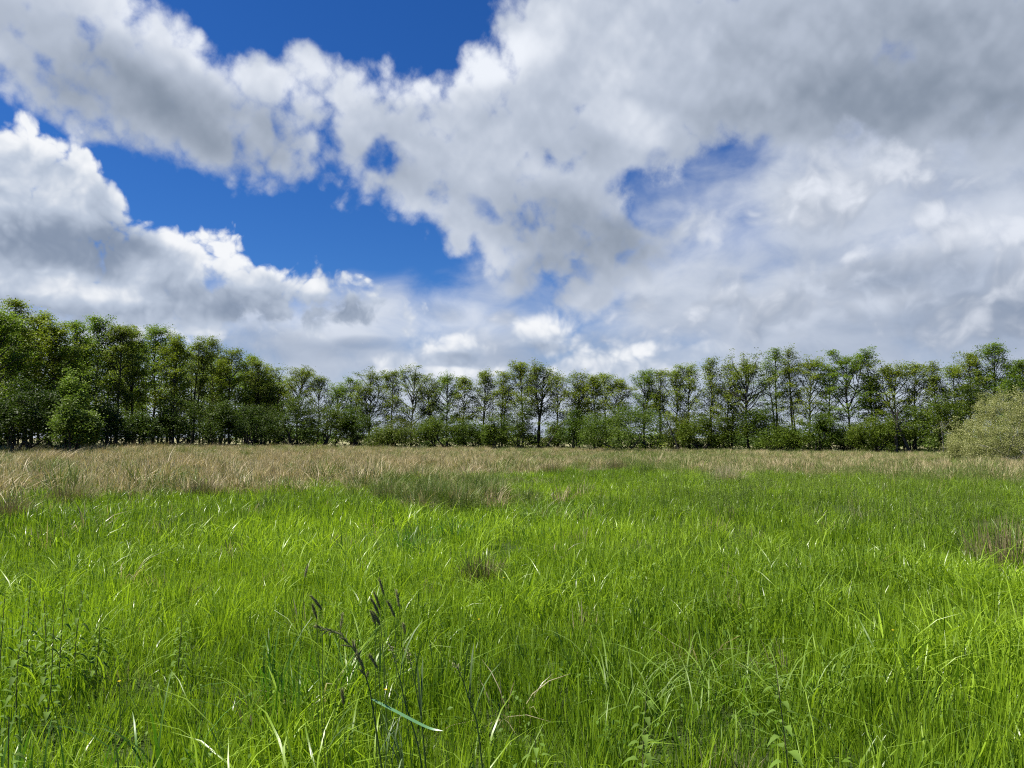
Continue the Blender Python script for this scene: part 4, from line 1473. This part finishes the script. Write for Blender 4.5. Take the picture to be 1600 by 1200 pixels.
def nettle(label, px, top_py, d, seed, big=1.0):
    r = np.random.default_rng(seed)
    top = space(px, top_py, d)
    x = top[0] + r.normal(0, 0.03)
    g = np.array([x, d, gz(x, d)])
    root = thing('nettle', label, 'nettle', g, 'nettles in the grass')
    c = spline([g, (g + top) / 2 + r.normal(0, 0.015, 3), top], 14) - g
    mb = MB()
    mb.tube(c, np.linspace(0.0036, 0.0014, 14), 6, 0.5)
    mb.build('stem', M_NSTEM, root, smooth=True)
    lb = MB()
    n = 13
    for k in range(n):
        f = 0.22 + 0.78 * (k / (n - 1)) ** 0.85
        p = np.array([np.interp(f, np.linspace(0, 1, 14), c[:, q]) for q in range(3)])
        L = 0.062 * big * (1.05 - 0.62 * max(0, f - 0.55) / 0.45) * r.uniform(0.8, 1.15)
        a0 = k * math.pi / 2 + r.normal(0, 0.25)
        for a in (a0, a0 + math.pi):
            dv = np.array([math.cos(a), math.sin(a), 0])
            sv = np.array([-math.sin(a), math.cos(a), 0])
            dip = r.uniform(0.3, 1.1)
            s = np.linspace(0, 1, 8)
            w = L * 0.30 * np.interp(s, [0, .12, .3, .6, .85, 1], [0.05, .8, 1, .7, .3, .02]) * np.where(np.arange(8) % 2 == 0, 1.0, 0.84)
            mid = p + dv * (0.018 + L * s[:, None]) + np.array([0, 0, 1]) * (0.25 * L * s - dip * L * s ** 2)[:, None]
            up = np.array([0, 0, 0.35])
            v = np.stack([mid - (sv - up) * w[:, None], mid, mid + (sv + up) * w[:, None]], 1).reshape(-1, 3)
            i = np.arange(7)[:, None] * 3
            q = np.concatenate([np.concatenate([i, i + 1, i + 4, i + 3], 1), np.concatenate([i + 1, i + 2, i + 5, i + 4], 1)])
            lb.add(v, q, r.random())
    lb.build('leaves', M_NETTLE, root)


NET = [
    ('dark-stemmed nettle at the very left edge, tallest of the left patch', 8, 925, 4.3), ('nettle with a dark upright stem right of the left-edge one', 103, 905, 4.9),
    ('nettle at the right side of the left patch, its top nodding right', 132, 912, 5.0), ('leafy nettle in the middle of the left patch', 68, 925, 4.8),
    ('short nettle between the left-edge nettle and the middle of the patch', 38, 950, 4.5), ('low nettle in front of the left patch', 84, 975, 4.3),
    ('nettle at the back of the left patch', 48, 905, 5.3), ('drooping nettle just right of the left patch', 158, 950, 5.0),
    ('nettle with pale leaves alone in the right foreground', 1212, 1040, 3.0), ('broad-leaved nettle at the bottom edge, near the middle', 836, 1150, 2.75),
    ('pale leafy nettle in the grass under the arching sedge', 1010, 1080, 3.3), ('small nettle at the bottom left corner', 14, 1120, 3.0),
    ('lone faint nettle in the grass left of the foxtails', 285, 955, 5.0),
]
for i, (lab, px, py, d) in enumerate(NET):
    nettle(lab, px, py, d, 60 + i, 1.15 if d < 3.5 else 1.0)


def sedge_tuft(label, px, d, rad, h, n, seed, bend, colr, wide=0.010):
    r = np.random.default_rng(seed)
    x, y = at(px, d)
    root = thing('sedge_tuft', label, 'sedge', (x, y, gz(x, y)), 'broad-bladed tufts')
    mb = MB()
    a = r.random(n) * 6.283
    q = np.sqrt(r.random(n)) * rad * 0.5
    base = np.stack([np.cos(a) * q, np.sin(a) * q, np.full(n, -0.02)], -1)
    base[:, :2] += r.normal(0, rad * 0.7, (5, 2))[r.integers(0, 5, n)]
    mb.blades(base, a + r.normal(0, 0.9, n), r.uniform(0.45, 1.1, n) * h, np.abs(r.normal(bend, 0.3, n)), r.uniform(0.6, 1.1, n) * wide, 6, twist=r.normal(0, 0.5, n), t=r.random(n), curl=1.9)
    mb.build('blades', colr, root)


M_SEDGE = simple('sedge_blade', (0.150, 0.240, 0.030), 0.5, 0.4, 0.35)
M_DKTUFT = simple('dark_blade', (0.080, 0.170, 0.015), 0.4, 0.4, 0.35)
sedge_tuft('arching shiny sedge tuft around a dark hollow, right of centre', 1062, 4.6, 0.35, 0.62, 90, 1, 0.95, M_SEDGE)
sedge_tuft('arching sedge tuft at the right of the larger hollow one', 1180, 4.9, 0.30, 0.55, 70, 2, 0.9, M_SEDGE)
sedge_tuft('upright dark green tuft of tall broad blades left of the foxtails', 442, 4.3, 0.30, 0.58, 90, 3, 0.25, M_DKTUFT, 0.011)
sedge_tuft('dark green tuft of broad blades at the lower left', 62, 3.3, 0.26, 0.56, 60, 4, 0.35, M_DKTUFT, 0.013)
sedge_tuft('bluish shiny tuft in the middle distance, right of centre', 880, 14.5, 0.8, 0.6, 200, 5, 0.7, M_SEDGE, 0.016)
sedge_tuft('dark green tuft among the grass behind the small brown tussock', 640, 11.0, 0.5, 0.55, 130, 6, 0.55, M_DKTUFT, 0.012)
sedge_tuft('dark green hollow tuft in the grass above the small brown tussock', 712, 12.2, 0.45, 0.5, 120, 7, 0.5, M_DKTUFT, 0.012)


def buttercup(label, px, py, d, seed):
    r = np.random.default_rng(seed)
    p = space(px, py, d)
    g = np.array([p[0] + 0.02, d, gz(p[0], d)])
    root = thing('buttercup', label, 'flower', g, 'buttercups in the grass')
    mb = MB()
    mb.tube(spline([g, (g + p) / 2 + r.normal(0, 0.01, 3), p], 8) - g, 0.0012, 5, 0.5)
    mb.build('stem', M_STEM, root, smooth=True)
    fb = MB()
    for k in range(5):
        a = k * 1.2566
        dv, sv = np.array([math.cos(a), math.sin(a), 0.45]), np.array([-math.sin(a), math.cos(a), 0])
        c = p - g
        fb.add(np.array([c, c + dv * 0.005 + sv * 0.004, c + dv * 0.008, c + dv * 0.005 - sv * 0.004]), [[0, 1, 2, 3]], 0.5)
    fb.build('petals', M_YELLOW, root)


for i, (px, py, d, lab) in enumerate([(748, 968, 4.6, 'tiny yellow buttercup below the small brown tussock'), (787, 903, 6.0, 'tiny yellow buttercup right of the small brown tussock'),
                                      (1395, 985, 4.4, 'tiny yellow buttercup in the right foreground'), (186, 1065, 3.6, 'tiny yellow buttercup in the left foreground'),
                                      (603, 1078, 3.2, 'tiny yellow buttercup beside the drooping seed head')]):
    buttercup(lab, px, py, d, i)
